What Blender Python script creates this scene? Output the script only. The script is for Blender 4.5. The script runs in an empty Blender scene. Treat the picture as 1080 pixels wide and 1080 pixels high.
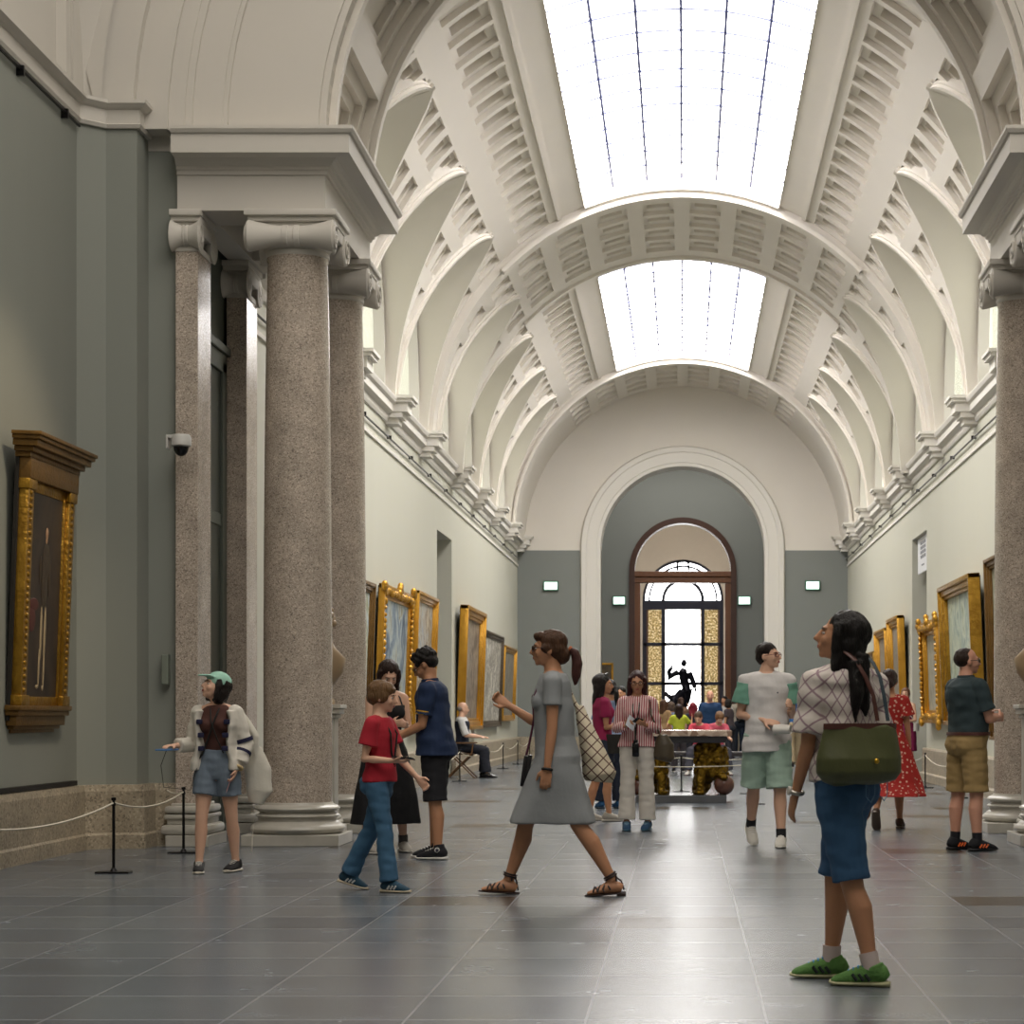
import bpy, bmesh, math, random
from mathutils import Vector, Matrix
from math import sin, cos, pi, radians, sqrt

# ---------------------------------------------------------------- camera, world, light, exposure
CAM = (0.04, 0.0, 1.17)
PX0, PY0, F = 721.5, 753.0, 2250.0
cam_data = bpy.data.cameras.new('camera')
cam = bpy.data.objects.new('camera', cam_data)
bpy.context.scene.collection.objects.link(cam)
cam.location = CAM
cam.rotation_euler = (pi/2, 0, 0)
cam_data.sensor_width = 36.0
cam_data.lens = F/1080*36.0
cam_data.shift_x = -(PX0-540)/1080
cam_data.shift_y = (PY0-540)/1080
cam_data.clip_end = 300
cam_data.dof.use_dof = True
cam_data.dof.focus_distance = 15.0
cam_data.dof.aperture_fstop = 9.0
S = bpy.context.scene
S.camera = cam
S.view_settings.view_transform = 'Standard'
S.view_settings.look = 'None'
S.view_settings.gamma = 1.0
S.view_settings.use_curve_mapping = False
S.view_settings.exposure = 0.12
world = bpy.data.worlds.new('world'); S.world = world
world.use_nodes = True
wb = world.node_tree.nodes['Background']
wb.inputs['Color'].default_value = (0.75, 0.87, 1.0, 1)
wb.inputs['Strength'].default_value = 0.5
SKYLIGHT_EMIT = 10.5       # vault skylights of the gallery
ROTUNDA_EMIT = 3.3        # skylight over the near hall
CLERESTORY_EMIT = 0.8    # faint glow added to the white clerestory panels
END_WINDOW_EMIT = 6.5

# ---------------------------------------------------------------- helpers
COL = S.collection
def lin(c):
    if isinstance(c, str):
        c = c.lstrip('#'); c = [int(c[i:i+2], 16)/255 for i in (0, 2, 4)]
    return tuple((x/12.92 if x <= 0.04045 else ((x+0.055)/1.055)**2.4) for x in c[:3]) + (1.0,)

MATS = {}
def mat(name, color, rough=0.6, metal=0.0, bump=0.0, bscale=40.0, var=0.0, vscale=6.0, spec=0.5,
        emit=None, estr=0.0, color2=None, pattern=None, pscale=10.0, stretch=(1,1,1), sharp=0.5, coat=0.0, sheen=0.0):
    """procedural principled material: base colour with noise variation or a two colour pattern, plus bump"""
    if name in MATS: return MATS[name]
    m = bpy.data.materials.new(name); m.use_nodes = True; MATS[name] = m
    nt = m.node_tree; N = nt.nodes; L = nt.links
    b = N['Principled BSDF']
    c1 = lin(color)
    b.inputs['Base Color'].default_value = c1
    b.inputs['Roughness'].default_value = rough
    b.inputs['Metallic'].default_value = metal
    b.inputs['Specular IOR Level'].default_value = spec
    if coat: b.inputs['Coat Weight'].default_value = coat
    if sheen: b.inputs['Sheen Weight'].default_value = sheen
    tc = N.new('ShaderNodeTexCoord'); mp = N.new('ShaderNodeMapping')
    mp.inputs['Scale'].default_value = stretch
    L.new(tc.outputs['Object'], mp.inputs['Vector'])
    V = mp.outputs['Vector']
    if color2 is not None:
        c2 = lin(color2)
        mix = N.new('ShaderNodeMix'); mix.data_type = 'RGBA'
        mix.inputs[6].default_value = c1; mix.inputs[7].default_value = c2
        fac = None
        if pattern in (None, 'noise'):
            n = N.new('ShaderNodeTexNoise'); n.inputs['Scale'].default_value = pscale; n.inputs['Detail'].default_value = 5
            L.new(V, n.inputs['Vector']); fac = n.outputs['Fac']
        elif pattern == 'voronoi':
            n = N.new('ShaderNodeTexVoronoi'); n.inputs['Scale'].default_value = pscale
            L.new(V, n.inputs['Vector']); fac = n.outputs['Color']
            sp = N.new('ShaderNodeSeparateColor'); L.new(fac, sp.inputs[0]); fac = sp.outputs[0]
        elif pattern == 'spots':
            n = N.new('ShaderNodeTexVoronoi'); n.inputs['Scale'].default_value = pscale
            L.new(V, n.inputs['Vector']); fac = n.outputs['Distance']
        elif pattern in ('stripes', 'wavy'):
            n = N.new('ShaderNodeTexWave'); n.inputs['Scale'].default_value = pscale
            n.inputs['Distortion'].default_value = 0.3 if pattern == 'stripes' else 4.0
            n.inputs['Detail'].default_value = 1.0
            L.new(V, n.inputs['Vector']); fac = n.outputs['Fac']
        elif pattern in ('checks', 'checks_side'):
            sp = N.new('ShaderNodeSeparateXYZ'); L.new(V, sp.inputs[0])
            h0 = N.new('ShaderNodeMath'); h0.operation = 'ARCTAN2'; L.new(sp.outputs[1], h0.inputs[0]); L.new(sp.outputs[0], h0.inputs[1])
            h = N.new('ShaderNodeMath'); h.operation = 'MULTIPLY'; h.inputs[1].default_value = .22; L.new(h0.outputs[0] if pattern == 'checks' else sp.outputs[1], h.inputs[0])
            if pattern == 'checks_side': h.inputs[1].default_value = 1.0
            outs = []
            for op in ('ADD', 'SUBTRACT'):
                q = N.new('ShaderNodeMath'); q.operation = op; L.new(h.outputs[0], q.inputs[0]); L.new(sp.outputs[2], q.inputs[1])
                w = N.new('ShaderNodeMath'); w.operation = 'MULTIPLY'; w.inputs[1].default_value = pscale*pi; L.new(q.outputs[0], w.inputs[0])
                w2 = N.new('ShaderNodeMath'); w2.operation = 'SINE'; L.new(w.outputs[0], w2.inputs[0])
                w3 = N.new('ShaderNodeMath'); w3.operation = 'ABSOLUTE'; L.new(w2.outputs[0], w3.inputs[0]); outs.append(w3)
            mm = N.new('ShaderNodeMath'); mm.operation = 'MAXIMUM'
            L.new(outs[0].outputs[0], mm.inputs[0]); L.new(outs[1].outputs[0], mm.inputs[1]); fac = mm.outputs[0]
        r = N.new('ShaderNodeMapRange')
        w = 0.5*(1-sharp)
        r.inputs['From Min'].default_value = 0.5-w-0.001; r.inputs['From Max'].default_value = 0.5+w+0.001
        if pattern in ('checks', 'checks_side'):
            r.inputs['From Min'].default_value = 0.96; r.inputs['From Max'].default_value = 0.99
        if pattern == 'spots':
            r.inputs['From Min'].default_value = 0.24; r.inputs['From Max'].default_value = 0.34
        L.new(fac, r.inputs['Value']); L.new(r.outputs['Result'], mix.inputs[0])
        L.new(mix.outputs[2], b.inputs['Base Color'])
    elif var > 0:
        n = N.new('ShaderNodeTexNoise'); n.inputs['Scale'].default_value = vscale; n.inputs['Detail'].default_value = 6
        L.new(V, n.inputs['Vector'])
        mix = N.new('ShaderNodeMix'); mix.data_type = 'RGBA'
        mix.inputs[6].default_value = tuple(max(0, x*(1-var)) for x in c1[:3])+(1,)
        mix.inputs[7].default_value = tuple(min(1, x*(1+var)) for x in c1[:3])+(1,)
        L.new(n.outputs['Fac'], mix.inputs[0]); L.new(mix.outputs[2], b.inputs['Base Color'])
    if bump > 0:
        n = N.new('ShaderNodeTexNoise'); n.inputs['Scale'].default_value = bscale; n.inputs['Detail'].default_value = 4
        L.new(V, n.inputs['Vector'])
        bp = N.new('ShaderNodeBump'); bp.inputs['Strength'].default_value = bump; bp.inputs['Distance'].default_value = 0.02
        L.new(n.outputs['Fac'], bp.inputs['Height']); L.new(bp.outputs['Normal'], b.inputs['Normal'])
    if emit is not None:
        b.inputs['Emission Color'].default_value = lin(emit); b.inputs['Emission Strength'].default_value = estr
    return m

def link(name, bm, material, parent=None, smooth=None, loc=None, recalc=True):
    """turn a bmesh into one linked mesh object"""
    if recalc: bmesh.ops.recalc_face_normals(bm, faces=bm.faces)
    me = bpy.data.meshes.new(name); bm.to_mesh(me); bm.free()
    mats = material if isinstance(material, (list, tuple)) else [material]
    for m in mats: me.materials.append(m)
    if smooth is not None:
        me.shade_smooth()
        if smooth < 179: me.set_sharp_from_angle(angle=radians(smooth))
    o = bpy.data.objects.new(name, me); COL.objects.link(o)
    if loc: o.location = loc
    if parent is not None: o.parent = parent
    return o

def thing(name, label, cat, loc=(0, 0, 0), rz=0.0, group=None):
    o = bpy.data.objects.new(name, None); COL.objects.link(o)
    o.empty_display_size = 0.1
    o.location = loc; o.rotation_euler = (0, 0, rz)
    return tag(o, label, cat, group)
def tag(o, label, cat, group=None):
    o['label'] = label; o['category'] = cat
    if group: o['group'] = group
    return o
def struct(name, bm, m, parent=None, smooth=None):
    o = link(name, bm, m, parent, smooth)
    if parent is None: o['kind'] = 'structure'
    return o

def box(bm, x0, x1, y0, y1, z0, z1, bev=0.0, M=None):
    vs = [bm.verts.new((x, y, z)) for x in (x0, x1) for y in (y0, y1) for z in (z0, z1)]
    q = [(0,1,3,2), (4,6,7,5), (0,4,5,1), (2,3,7,6), (0,2,6,4), (1,5,7,3)]
    fs = [bm.faces.new([vs[i] for i in f]) for f in q]
    if bev > 0:
        es = list({e for f in fs for e in f.edges})
        r = bmesh.ops.bevel(bm, geom=es, offset=bev, segments=2, affect='EDGES', profile=0.5)
        vs = list({v for f in r['faces'] for v in f.verts} | {v for v in vs if v.is_valid})
    if M is not None:
        bmesh.ops.transform(bm, matrix=M, verts=vs)
    return vs

def lathe(bm, prof, cx=0, cy=0, seg=32, z0=0.0, a0=0, a1=2*pi):
    """profile [(r,z)...] turned about a vertical axis"""
    full = abs((a1-a0)-2*pi) < 1e-6
    n = seg if full else seg+1
    rings = []
    for (r, z) in prof:
        rings.append([bm.verts.new((cx+r*cos(a0+(a1-a0)*k/seg), cy+r*sin(a0+(a1-a0)*k/seg), z0+z)) for k in range(n)])
    for a, b in zip(rings[:-1], rings[1:]):
        for k in range(seg):
            k2 = (k+1) % n
            bm.faces.new((a[k], a[k2], b[k2], b[k]))
    if full:
        if prof[0][0] > 1e-4: bm.faces.new(rings[0][::-1])
        if prof[-1][0] > 1e-4: bm.faces.new(rings[-1])
    return [v for r in rings for v in r]

def frame_of(d, up=(0, 0, 1)):
    d = Vector(d).normalized(); up = Vector(up)
    x = d.cross(up)
    if x.length < 1e-3: x = d.cross(Vector((0, 1, 0)))
    x.normalize(); y = x.cross(d).normalized()
    return x, y, d

def tube(bm, pts, radii, seg=10, up=(0, 0, 1), caps=True):
    """closed tube through pts; a radius is r or (rx, ry): rx across (d x up), ry towards up"""
    pts = [Vector(p) for p in pts]
    rings = []; px = None
    for i, p in enumerate(pts):
        if i == 0: d = pts[1]-pts[0]
        elif i == len(pts)-1: d = pts[-1]-pts[-2]
        else: d = (pts[i+1]-pts[i]).normalized()+(pts[i]-pts[i-1]).normalized()
        if px is None: x, y, d = frame_of(d, up)
        else:
            d = d.normalized(); x = (px-d*px.dot(d)).normalized(); y = x.cross(d).normalized()
        px = x
        r = radii[i] if isinstance(radii, (list, tuple)) else radii
        rx, ry = r if isinstance(r, (list, tuple)) else (r, r)
        rings.append([bm.verts.new(p + x*rx*cos(2*pi*k/seg) + y*ry*sin(2*pi*k/seg)) for k in range(seg)])
    for a, b in zip(rings[:-1], rings[1:]):
        for k in range(seg):
            bm.faces.new((a[k], a[(k+1) % seg], b[(k+1) % seg], b[k]))
    if caps:
        bm.faces.new(rings[0][::-1]); bm.faces.new(rings[-1])
    return [v for r in rings for v in r]

_SPH = {}
def ellipsoid(bm, c, r, M=None, seg=16, rings=10):
    key = (seg, rings)
    if key not in _SPH:
        vs = [(0, 0, 1)]
        for i in range(1, rings):
            t = pi*i/rings
            vs += [(sin(t)*cos(2*pi*k/seg), sin(t)*sin(2*pi*k/seg), cos(t)) for k in range(seg)]
        vs.append((0, 0, -1)); fs = []
        for k in range(seg): fs.append((0, 1+k, 1+(k+1) % seg))
        for i in range(rings-2):
            a = 1+i*seg; b = a+seg
            for k in range(seg): fs.append((a+k, b+k, b+(k+1) % seg, a+(k+1) % seg))
        a = 1+(rings-2)*seg
        for k in range(seg): fs.append((a+k, len(vs)-1, a+(k+1) % seg))
        _SPH[key] = (vs, fs)
    V, Fc = _SPH[key]
    out = []
    for v in V:
        p = Vector((c[0]+r[0]*v[0], c[1]+r[1]*v[1], c[2]+r[2]*v[2]))
        if M is not None: p = M @ p
        out.append(bm.verts.new(p))
    for f in Fc: bm.faces.new([out[i] for i in f])
    return out

def sweep(bm, path, prof, closed=False):
    """profile [(outward, z)] swept along a plan polyline; outward = right-hand side of travel, mitred"""
    n = len(path); rings = []
    for i in range(n):
        p = Vector(path[i])
        dirs = []
        if i > 0 or closed: dirs.append((p-Vector(path[i-1])).normalized())
        if i < n-1 or closed: dirs.append((Vector(path[(i+1) % n])-p).normalized())
        nrm = [Vector((d.y, -d.x)) for d in dirs]
        if len(nrm) == 2:
            m = nrm[0]+nrm[1]; m = m/ max(1e-6, m.dot(nrm[0]))
        else: m = nrm[0]
        rings.append([bm.verts.new((p.x+m.x*o, p.y+m.y*o, z)) for (o, z) in prof])
    k = len(prof)
    pairs = list(zip(range(n-1), range(1, n))) + ([(n-1, 0)] if closed else [])
    for a, b in pairs:
        for j in range(k):
            j2 = (j+1) % k
            bm.faces.new((rings[a][j], rings[a][j2], rings[b][j2], rings[b][j]))
    if not closed:
        bm.faces.new(rings[0]); bm.faces.new(rings[-1][::-1])

def relief(bm, nu, nv, mapf, depth):
    """sheet of nu x nv cells; mapf(i, j, d) gives a corner pushed back by d; depth(i, j) is a cell's depth"""
    for i in range(nu):
        for j in range(nv):
            d = depth(i, j)
            q = [mapf(i, j, d), mapf(i+1, j, d), mapf(i+1, j+1, d), mapf(i, j+1, d)]
            if (Vector(q[0])-Vector(q[3])).length < 1e-4 and (Vector(q[1])-Vector(q[2])).length < 1e-4: pass
            else: bm.faces.new([bm.verts.new(p) for p in q])
            for (i2, j2, e) in ((i+1, j, ((i+1, j), (i+1, j+1))), (i, j+1, ((i, j+1), (i+1, j+1)))):
                if i2 < nu and j2 < nv:
                    d2 = depth(i2, j2)
                    if abs(d2-d) > 1e-6:
                        a, b = e
                        w = [mapf(*a, d), mapf(*b, d), mapf(*b, d2), mapf(*a, d2)]
                        if (Vector(w[0])-Vector(w[1])).length > 1e-4:
                            bm.faces.new([bm.verts.new(p) for p in w])
def weld(bm, d=0.0005):
    bmesh.ops.remove_doubles(bm, verts=bm.verts, dist=d)
    bmesh.ops.dissolve_degenerate(bm, edges=bm.edges, dist=d)

def arc_pts(cx, cz, r, a0, a1, n):
    return [(cx+r*cos(a0+(a1-a0)*k/n), cz+r*sin(a0+(a1-a0)*k/n)) for k in range(n+1)]
# ---------------------------------------------------------------- materials of the building
M_plaster = mat('cream_plaster', '#dcd6cc', 0.75, var=0.03, vscale=1.5, bump=0.03, bscale=60)
M_plaster_h = mat('hall_plaster', '#cdc8bf', 0.75, var=0.03, vscale=1.5, bump=0.03, bscale=60)
M_plaster_w = mat('pale_plaster', '#dcd8d0', 0.7, var=0.02, vscale=1.2)
M_wall = mat('grey_green_paint', '#8c8f87', 0.65, var=0.035, vscale=0.8, bump=0.02, bscale=90, stretch=(1, 3, .25))
M_wall_g = mat('gallery_pale_green_paint', '#c3c2b4', 0.65, var=0.02, vscale=0.8, stretch=(1, 3, .25))
M_wall_end = mat('end_wall_green_paint', '#7f837f', 0.65, var=0.03, vscale=1.5)
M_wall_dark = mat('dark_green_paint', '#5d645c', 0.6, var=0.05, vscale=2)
M_dado = mat('dado_stone', '#a79a86', 0.45, color2='#8d8172', pscale=3.5, sharp=0.1, bump=0.02)
M_floor_mark = None
M_white_stone = mat('white_marble', '#c9c5bb', 0.3, color2='#a39e92', pscale=7, sharp=0.0)
M_clere_glow = mat('clerestory_blind', '#e8e8e4', 0.8, emit='#fbfaf2', estr=CLERESTORY_EMIT)
M_glass_sky = mat('skylight_glass', '#f4f7ff', 0.4, emit='#fffaf2', estr=SKYLIGHT_EMIT)
M_glass_rot = mat('hall_skylight_glass', '#f4f7ff', 0.4, emit='#fff8ef', estr=ROTUNDA_EMIT)
M_bar = mat('skylight_bar', '#5d6598', 0.4, var=0.05)
M_black = mat('black_metal', '#1a191a', 0.35, metal=0.6, var=0.05)
M_wood = mat('varnished_wood', '#7a4a22', 0.35, color2='#54301a', pscale=3, stretch=(8, 8, .6), sharp=0.0)
M_gold = mat('aged_gold_leaf', '#c69a3a', 0.32, metal=0.75, color2='#7a5517', pscale=9, sharp=0.2, bump=0.5, bscale=30)
M_gold_bright = mat('bright_gold_leaf', '#d9a43c', 0.3, metal=0.6, color2='#a87722', pscale=5, sharp=0.0, bump=0.3, bscale=20)
M_dark = mat('dark_backing', '#17140f', 0.8, var=0.1)

def granite(name, base, dark, light, rough=0.25, scale=90):
    m = bpy.data.materials.new(name); m.use_nodes = True; nt = m.node_tree; N = nt.nodes; L = nt.links
    b = N['Principled BSDF']; b.inputs['Roughness'].default_value = rough
    tc = N.new('ShaderNodeTexCoord')
    v = N.new('ShaderNodeTexVoronoi'); v.inputs['Scale'].default_value = scale; L.new(tc.outputs['Object'], v.inputs['Vector'])
    sp = N.new('ShaderNodeSeparateColor'); L.new(v.outputs['Color'], sp.inputs[0])
    cr = N.new('ShaderNodeValToRGB'); L.new(sp.outputs[0], cr.inputs[0])
    e = cr.color_ramp.elements
    e[0].position = 0.0; e[0].color = lin(dark); e[1].position = 1.0; e[1].color = lin(light)
    k = e.new(0.28); k.color = lin(base); k = e.new(0.75); k.color = lin(base)
    n = N.new('ShaderNodeTexNoise'); n.inputs['Scale'].default_value = 4; n.inputs['Detail'].default_value = 8; L.new(tc.outputs['Object'], n.inputs['Vector'])
    mr = N.new('ShaderNodeMapRange'); mr.inputs['From Min'].default_value = .3; mr.inputs['From Max'].default_value = .7
    mr.inputs['To Min'].default_value = .84; mr.inputs['To Max'].default_value = 1.12; L.new(n.outputs['Fac'], mr.inputs['Value'])
    vm = N.new('ShaderNodeVectorMath'); vm.operation = 'SCALE'; L.new(cr.outputs[0], vm.inputs[0]); L.new(mr.outputs[0], vm.inputs['Scale'])
    L.new(vm.outputs[0], b.inputs['Base Color'])
    return m
M_granite = granite('pink_grey_granite', '#b8aa9c', '#80756c', '#d8ccbc', .25, 110)
M_granite_dado = granite('tan_granite_dado', '#a29682', '#776d5e', '#baae98', 0.4, 60)

def floor_material():
    m = bpy.data.materials.new('grey_polished_granite_tiles'); m.use_nodes = True; nt = m.node_tree; N = nt.nodes; L = nt.links
    b = N['Principled BSDF']
    tc = N.new('ShaderNodeTexCoord')
    mp = N.new('ShaderNodeMapping'); mp.inputs['Location'].default_value = (0.335, 0.12, 0); L.new(tc.outputs['Object'], mp.inputs['Vector'])
    sc = N.new('ShaderNodeVectorMath'); sc.operation = 'SCALE'; sc.inputs['Scale'].default_value = 1/0.69; L.new(mp.outputs[0], sc.inputs[0])
    fl = N.new('ShaderNodeVectorMath'); fl.operation = 'FLOOR'; L.new(sc.outputs[0], fl.inputs[0])
    wn = N.new('ShaderNodeTexWhiteNoise'); wn.noise_dimensions = '2D'; L.new(fl.outputs[0], wn.inputs['Vector'])
    fr = N.new('ShaderNodeVectorMath'); fr.operation = 'FRACTION'; L.new(sc.outputs[0], fr.inputs[0])
    sx = N.new('ShaderNodeSeparateXYZ'); L.new(fr.outputs[0], sx.inputs[0])
    js = []
    for ax in (0, 1):
        a = N.new('ShaderNodeMath'); a.operation = 'PINGPONG'; a.inputs[1].default_value = 0.5; L.new(sx.outputs[ax], a.inputs[0])
        c = N.new('ShaderNodeMath'); c.operation = 'LESS_THAN'; c.inputs[1].default_value = 0.007 if ax == 0 else 0.014; L.new(a.outputs[0], c.inputs[0]); js.append(c)
    mx = N.new('ShaderNodeMath'); mx.operation = 'MAXIMUM'; L.new(js[0].outputs[0], mx.inputs[0]); L.new(js[1].outputs[0], mx.inputs[1])
    cr = N.new('ShaderNodeValToRGB'); L.new(wn.outputs['Value'], cr.inputs[0])
    cr.color_ramp.interpolation = 'CONSTANT'
    e = cr.color_ramp.elements; e[0].color = lin('#3c3834'); e[1].position = 0.04; e[1].color = lin('#61676d')
    k = e.new(0.35); k.color = lin('#686d72'); k = e.new(0.7); k.color = lin('#5c6269'); k = e.new(.92); k.color = lin('#545a61')
    n = N.new('ShaderNodeTexNoise'); n.inputs['Scale'].default_value = 90; n.inputs['Detail'].default_value = 3; L.new(tc.outputs['Object'], n.inputs['Vector'])
    n2 = N.new('ShaderNodeTexNoise'); n2.inputs['Scale'].default_value = 2.5; n2.inputs['Detail'].default_value = 6; L.new(tc.outputs['Object'], n2.inputs['Vector'])
    ad = N.new('ShaderNodeMath'); ad.operation = 'ADD'; L.new(n.outputs['Fac'], ad.inputs[0]); L.new(n2.outputs['Fac'], ad.inputs[1])
    mr = N.new('ShaderNodeMapRange'); mr.inputs['From Min'].default_value = .7; mr.inputs['From Max'].default_value = 1.3
    mr.inputs['To Min'].default_value = .8; mr.inputs['To Max'].default_value = 1.15; L.new(ad.outputs[0], mr.inputs['Value'])
    vm = N.new('ShaderNodeVectorMath'); vm.operation = 'SCALE'; L.new(cr.outputs[0], vm.inputs[0]); L.new(mr.outputs[0], vm.inputs['Scale'])
    mix = N.new('ShaderNodeMix'); mix.data_type = 'RGBA'; L.new(mx.outputs[0], mix.inputs[0]); L.new(vm.outputs[0], mix.inputs[6])
    mix.inputs[7].default_value = lin('#85868a'); L.new(mix.outputs[2], b.inputs['Base Color'])
    rr = N.new('ShaderNodeMapRange'); rr.inputs['To Min'].default_value = .22; rr.inputs['To Max'].default_value = .30
    L.new(wn.outputs['Color'], rr.inputs['Value']) if False else L.new(n2.outputs['Fac'], rr.inputs['Value'])
    L.new(rr.outputs[0], b.inputs['Roughness'])
    b.inputs['Specular IOR Level'].default_value = 0.45
    bp = N.new('ShaderNodeBump'); bp.inputs['Strength'].default_value = 0.02; bp.inputs['Distance'].default_value = 0.002
    L.new(n.outputs['Fac'], bp.inputs['Height']); L.new(bp.outputs[0], b.inputs['Normal'])
    return m

# ---------------------------------------------------------------- plan dimensions
WN = 5.2           # half width of the near hall
YN = 18.8          # wall that closes the near hall left and right of the screen
WG = 4.35          # half width of the gallery
Y_SCR0, Y_SCR1 = 18.9, 21.6
Y_END, Y_DOOR, Y_WIN = 56.2, 64.0, 78.0
ZS = 5.80          # springing of the gallery vault (cornice top)
RV = 4.28

# floor
bm = bmesh.new(); box(bm, -9, 9, -7, 82, -0.1, 0.0)
struct('floor', bm, floor_material())

def wall_box(name, x0, x1, y0, y1, z0, z1, m):
    bm = bmesh.new(); box(bm, x0, x1, y0, y1, z0, z1)
    return struct(name, bm, m)

# ---- near hall: walls, dado, moulding; mirrored on both sides
ZM0, ZM1 = 6.27, 6.50
for s, side in ((-1, 'left'), (1, 'right')):
    # side wall, chamfered corner, stepped return wall
    path = [(s*WN, -6), (s*WN, YN-0.4), (s*(WN-0.2), YN-.2), (s*4.73, YN-.2), (s*4.73, YN+0.2), (s*4.45, YN+0.2), (s*4.45, YN+0.7), (s*6.6, YN+0.7), (s*6.6, -6)]
    bm = bmesh.new()
    lo = [bm.verts.new((x, y, 0)) for x, y in path]; hi = [bm.verts.new((x, y, ZM1)) for x, y in path]
    for k in range(len(path)):
        k2 = (k+1) % len(path); bm.faces.new((lo[k], lo[k2], hi[k2], hi[k]))
    bm.faces.new(lo); bm.faces.new(hi)
    struct('wall_hall_'+side, bm, M_wall)
    run = [(s*WN, -6), (s*WN, YN-0.4), (s*(WN-0.2), YN-.2), (s*4.73, YN-.2), (s*4.73, YN+0.2), (s*4.45, YN+0.2)]
    if s > 0: run2 = [(x, y) for x, y in run]; sg = -1
    else: run2 = run; sg = 1
    bm = bmesh.new()
    P = lambda pr: [(sg*o, z) for o, z in pr]
    sweep(bm, run2[:5], P([(-.02, 6.27), (.03, 6.27), (.045, 6.30), (.03, 6.31), (.03, 6.43), (.06, 6.44), (.10, 6.47), (.10, 6.50), (-.02, 6.50)]))
    struct('trim_moulding_hall_'+side, bm, M_plaster_h)
    bm = bmesh.new()
    sweep(bm, run2[4:], P([(-.02, 6.18), (.012, 6.18), (.012, 6.46), (-.02, 6.46)]))
    struct('trim_band_hall_'+side, bm, M_plaster_h)
    # picture rail rod under the moulding, with hooks
    bm = bmesh.new(); xr = s*(WN-0.03)
    tube(bm, [(xr, -6, 6.235), (xr, YN-0.42, 6.235)], 0.012, 6)
    for yh in (16.75, 17.95):
        box(bm, xr-.03, xr+.03, yh-.015, yh+.015, 6.18, 6.26)
    struct('trim_picture_rail_hall_'+side, bm, M_black)
    bm = bmesh.new()
    sweep(bm, run2, P([(-.02, 0), (.10, 0), (.10, .12), (.085, .14), (.085, .50), (.07, .555), (-.02, .555)]))
    struct('baseboard_hall_'+side, bm, M_granite_dado)
    bm = bmesh.new()
    box(bm, s*(WN-.05) if s > 0 else s*(WN+.01), s*(WN+.01) if s > 0 else s*(WN-.05), -6, YN-0.55, .56, .60)
    struct('trim_dado_gap_hall_'+side, bm, M_dark)  # dark strip standing in for the shadow line above the dado
    # wall over the moulding, with a shallow pilaster strip
    bm = bmesh.new(); xa, xb = sorted((s*(WN+.06), s*6.6)); box(bm, xa, xb, -6, YN+.8, ZM1, 12.1)
    xa, xb = sorted((s*(WN+.0), s*(WN+.08))); box(bm, xa, xb, 18.30, 18.9, ZM1, 12.1)
    xa, xb = sorted((s*(WN-.03), s*(WN+.08))); box(bm, xa, xb, 18.0, 18.12, ZM1, 12.1)
    struct('wall_upper_hall_'+side, bm, M_plaster_h)

# ring orders of the big arch over the screen, stepping toward the hall
ZA = 6.31
def ring(bm, r0, r1, y0, y1, cz=ZA, n=48, a0=0, a1=pi):
    vs = []
    for k in range(n+1):
        a = a0+(a1-a0)*k/n
        vs.append([bm.verts.new((r*cos(a), y, cz+r*sin(a))) for (r, y) in ((r0, y0), (r1, y0), (r1, y1), (r0, y1))])
    for a, b in zip(vs[:-1], vs[1:]):
        for j in range(4): bm.faces.new((a[j], a[(j+1) % 4], b[(j+1) % 4], b[j]))
    bm.faces.new(vs[0]); bm.faces.new(vs[-1][::-1])
bm = bmesh.new()
for (r0, r1, y0) in ((3.14, 3.22, 18.93), (3.20, 4.02, 18.90), (4.0, 4.06, 18.86), (4.04, 4.30, 18.84), (4.30, 4.36, 18.80), (4.36, 4.52, 18.78), (4.50, 4.80, 18.74), (4.78, 5.14, 18.64)):
    ring(bm, r0, r1, y0, 19.3)
struct('wall_arch_hall', bm, M_plaster_h, smooth=30)
# wall above arch up to the ceiling
bm = bmesh.new()
n = 40
top = 12.1
prev = None
for k in range(n+1):
    a = pi*k/n; x, z = 5.05*cos(a), ZA+5.05*sin(a)
    cur = (bm.verts.new((x, 18.6, z)), bm.verts.new((x*1.3 if abs(x) > 5 else x, 18.6, top)))
    if prev: bm.faces.new((prev[0], cur[0], cur[1], prev[1]))
    prev = cur
struct('wall_over_arch', bm, M_plaster_h)
# pendentive swelling in each corner, curved plaster surface
for s, side in ((-1, 'left'), (1, 'right')):
    bm = bmesh.new(); grid = []
    for i in range(13):
        a = i/12*pi/2
        row = []
        for j in range(5):
            t = j/4
            p0 = Vector((s*5.12*cos(a*.55), 18.63, ZA+5.12*sin(a*.55)))
            p1 = Vector((s*5.22, 18.63-2.6*(1-cos(a)), ZA+5.12*sin(a*.55)))
            row.append(bm.verts.new(p0.lerp(p1, t)))
        grid.append(row)
    for i in range(12):
        for j in range(4): bm.faces.new((grid[i][j], grid[i+1][j], grid[i+1][j+1], grid[i][j+1]))
    weld(bm)
    struct('wall_pendentive_'+side, bm, M_plaster_h, smooth=40)

# hall ceiling with its own skylight, hall back wall
bm = bmesh.new()
for b_ in ((-6.6, 6.6, -6, 0, 12, 12.2), (-6.6, 6.6, 16.5, 19, 12, 12.2), (-6.6, -3.2, 0, 16.5, 12, 12.2), (3.2, 6.6, 0, 16.5, 12, 12.2)): box(bm, *b_)
struct('ceiling_hall', bm, M_plaster)
bm = bmesh.new(); box(bm, -3.2, 3.2, 0, 16.5, 12.05, 12.1)
struct('window_skylight_hall', bm, M_glass_rot)
wall_box('wall_hall_back', -6.6, 6.6, -6.3, -6, 0, 12.2, M_wall)

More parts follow.
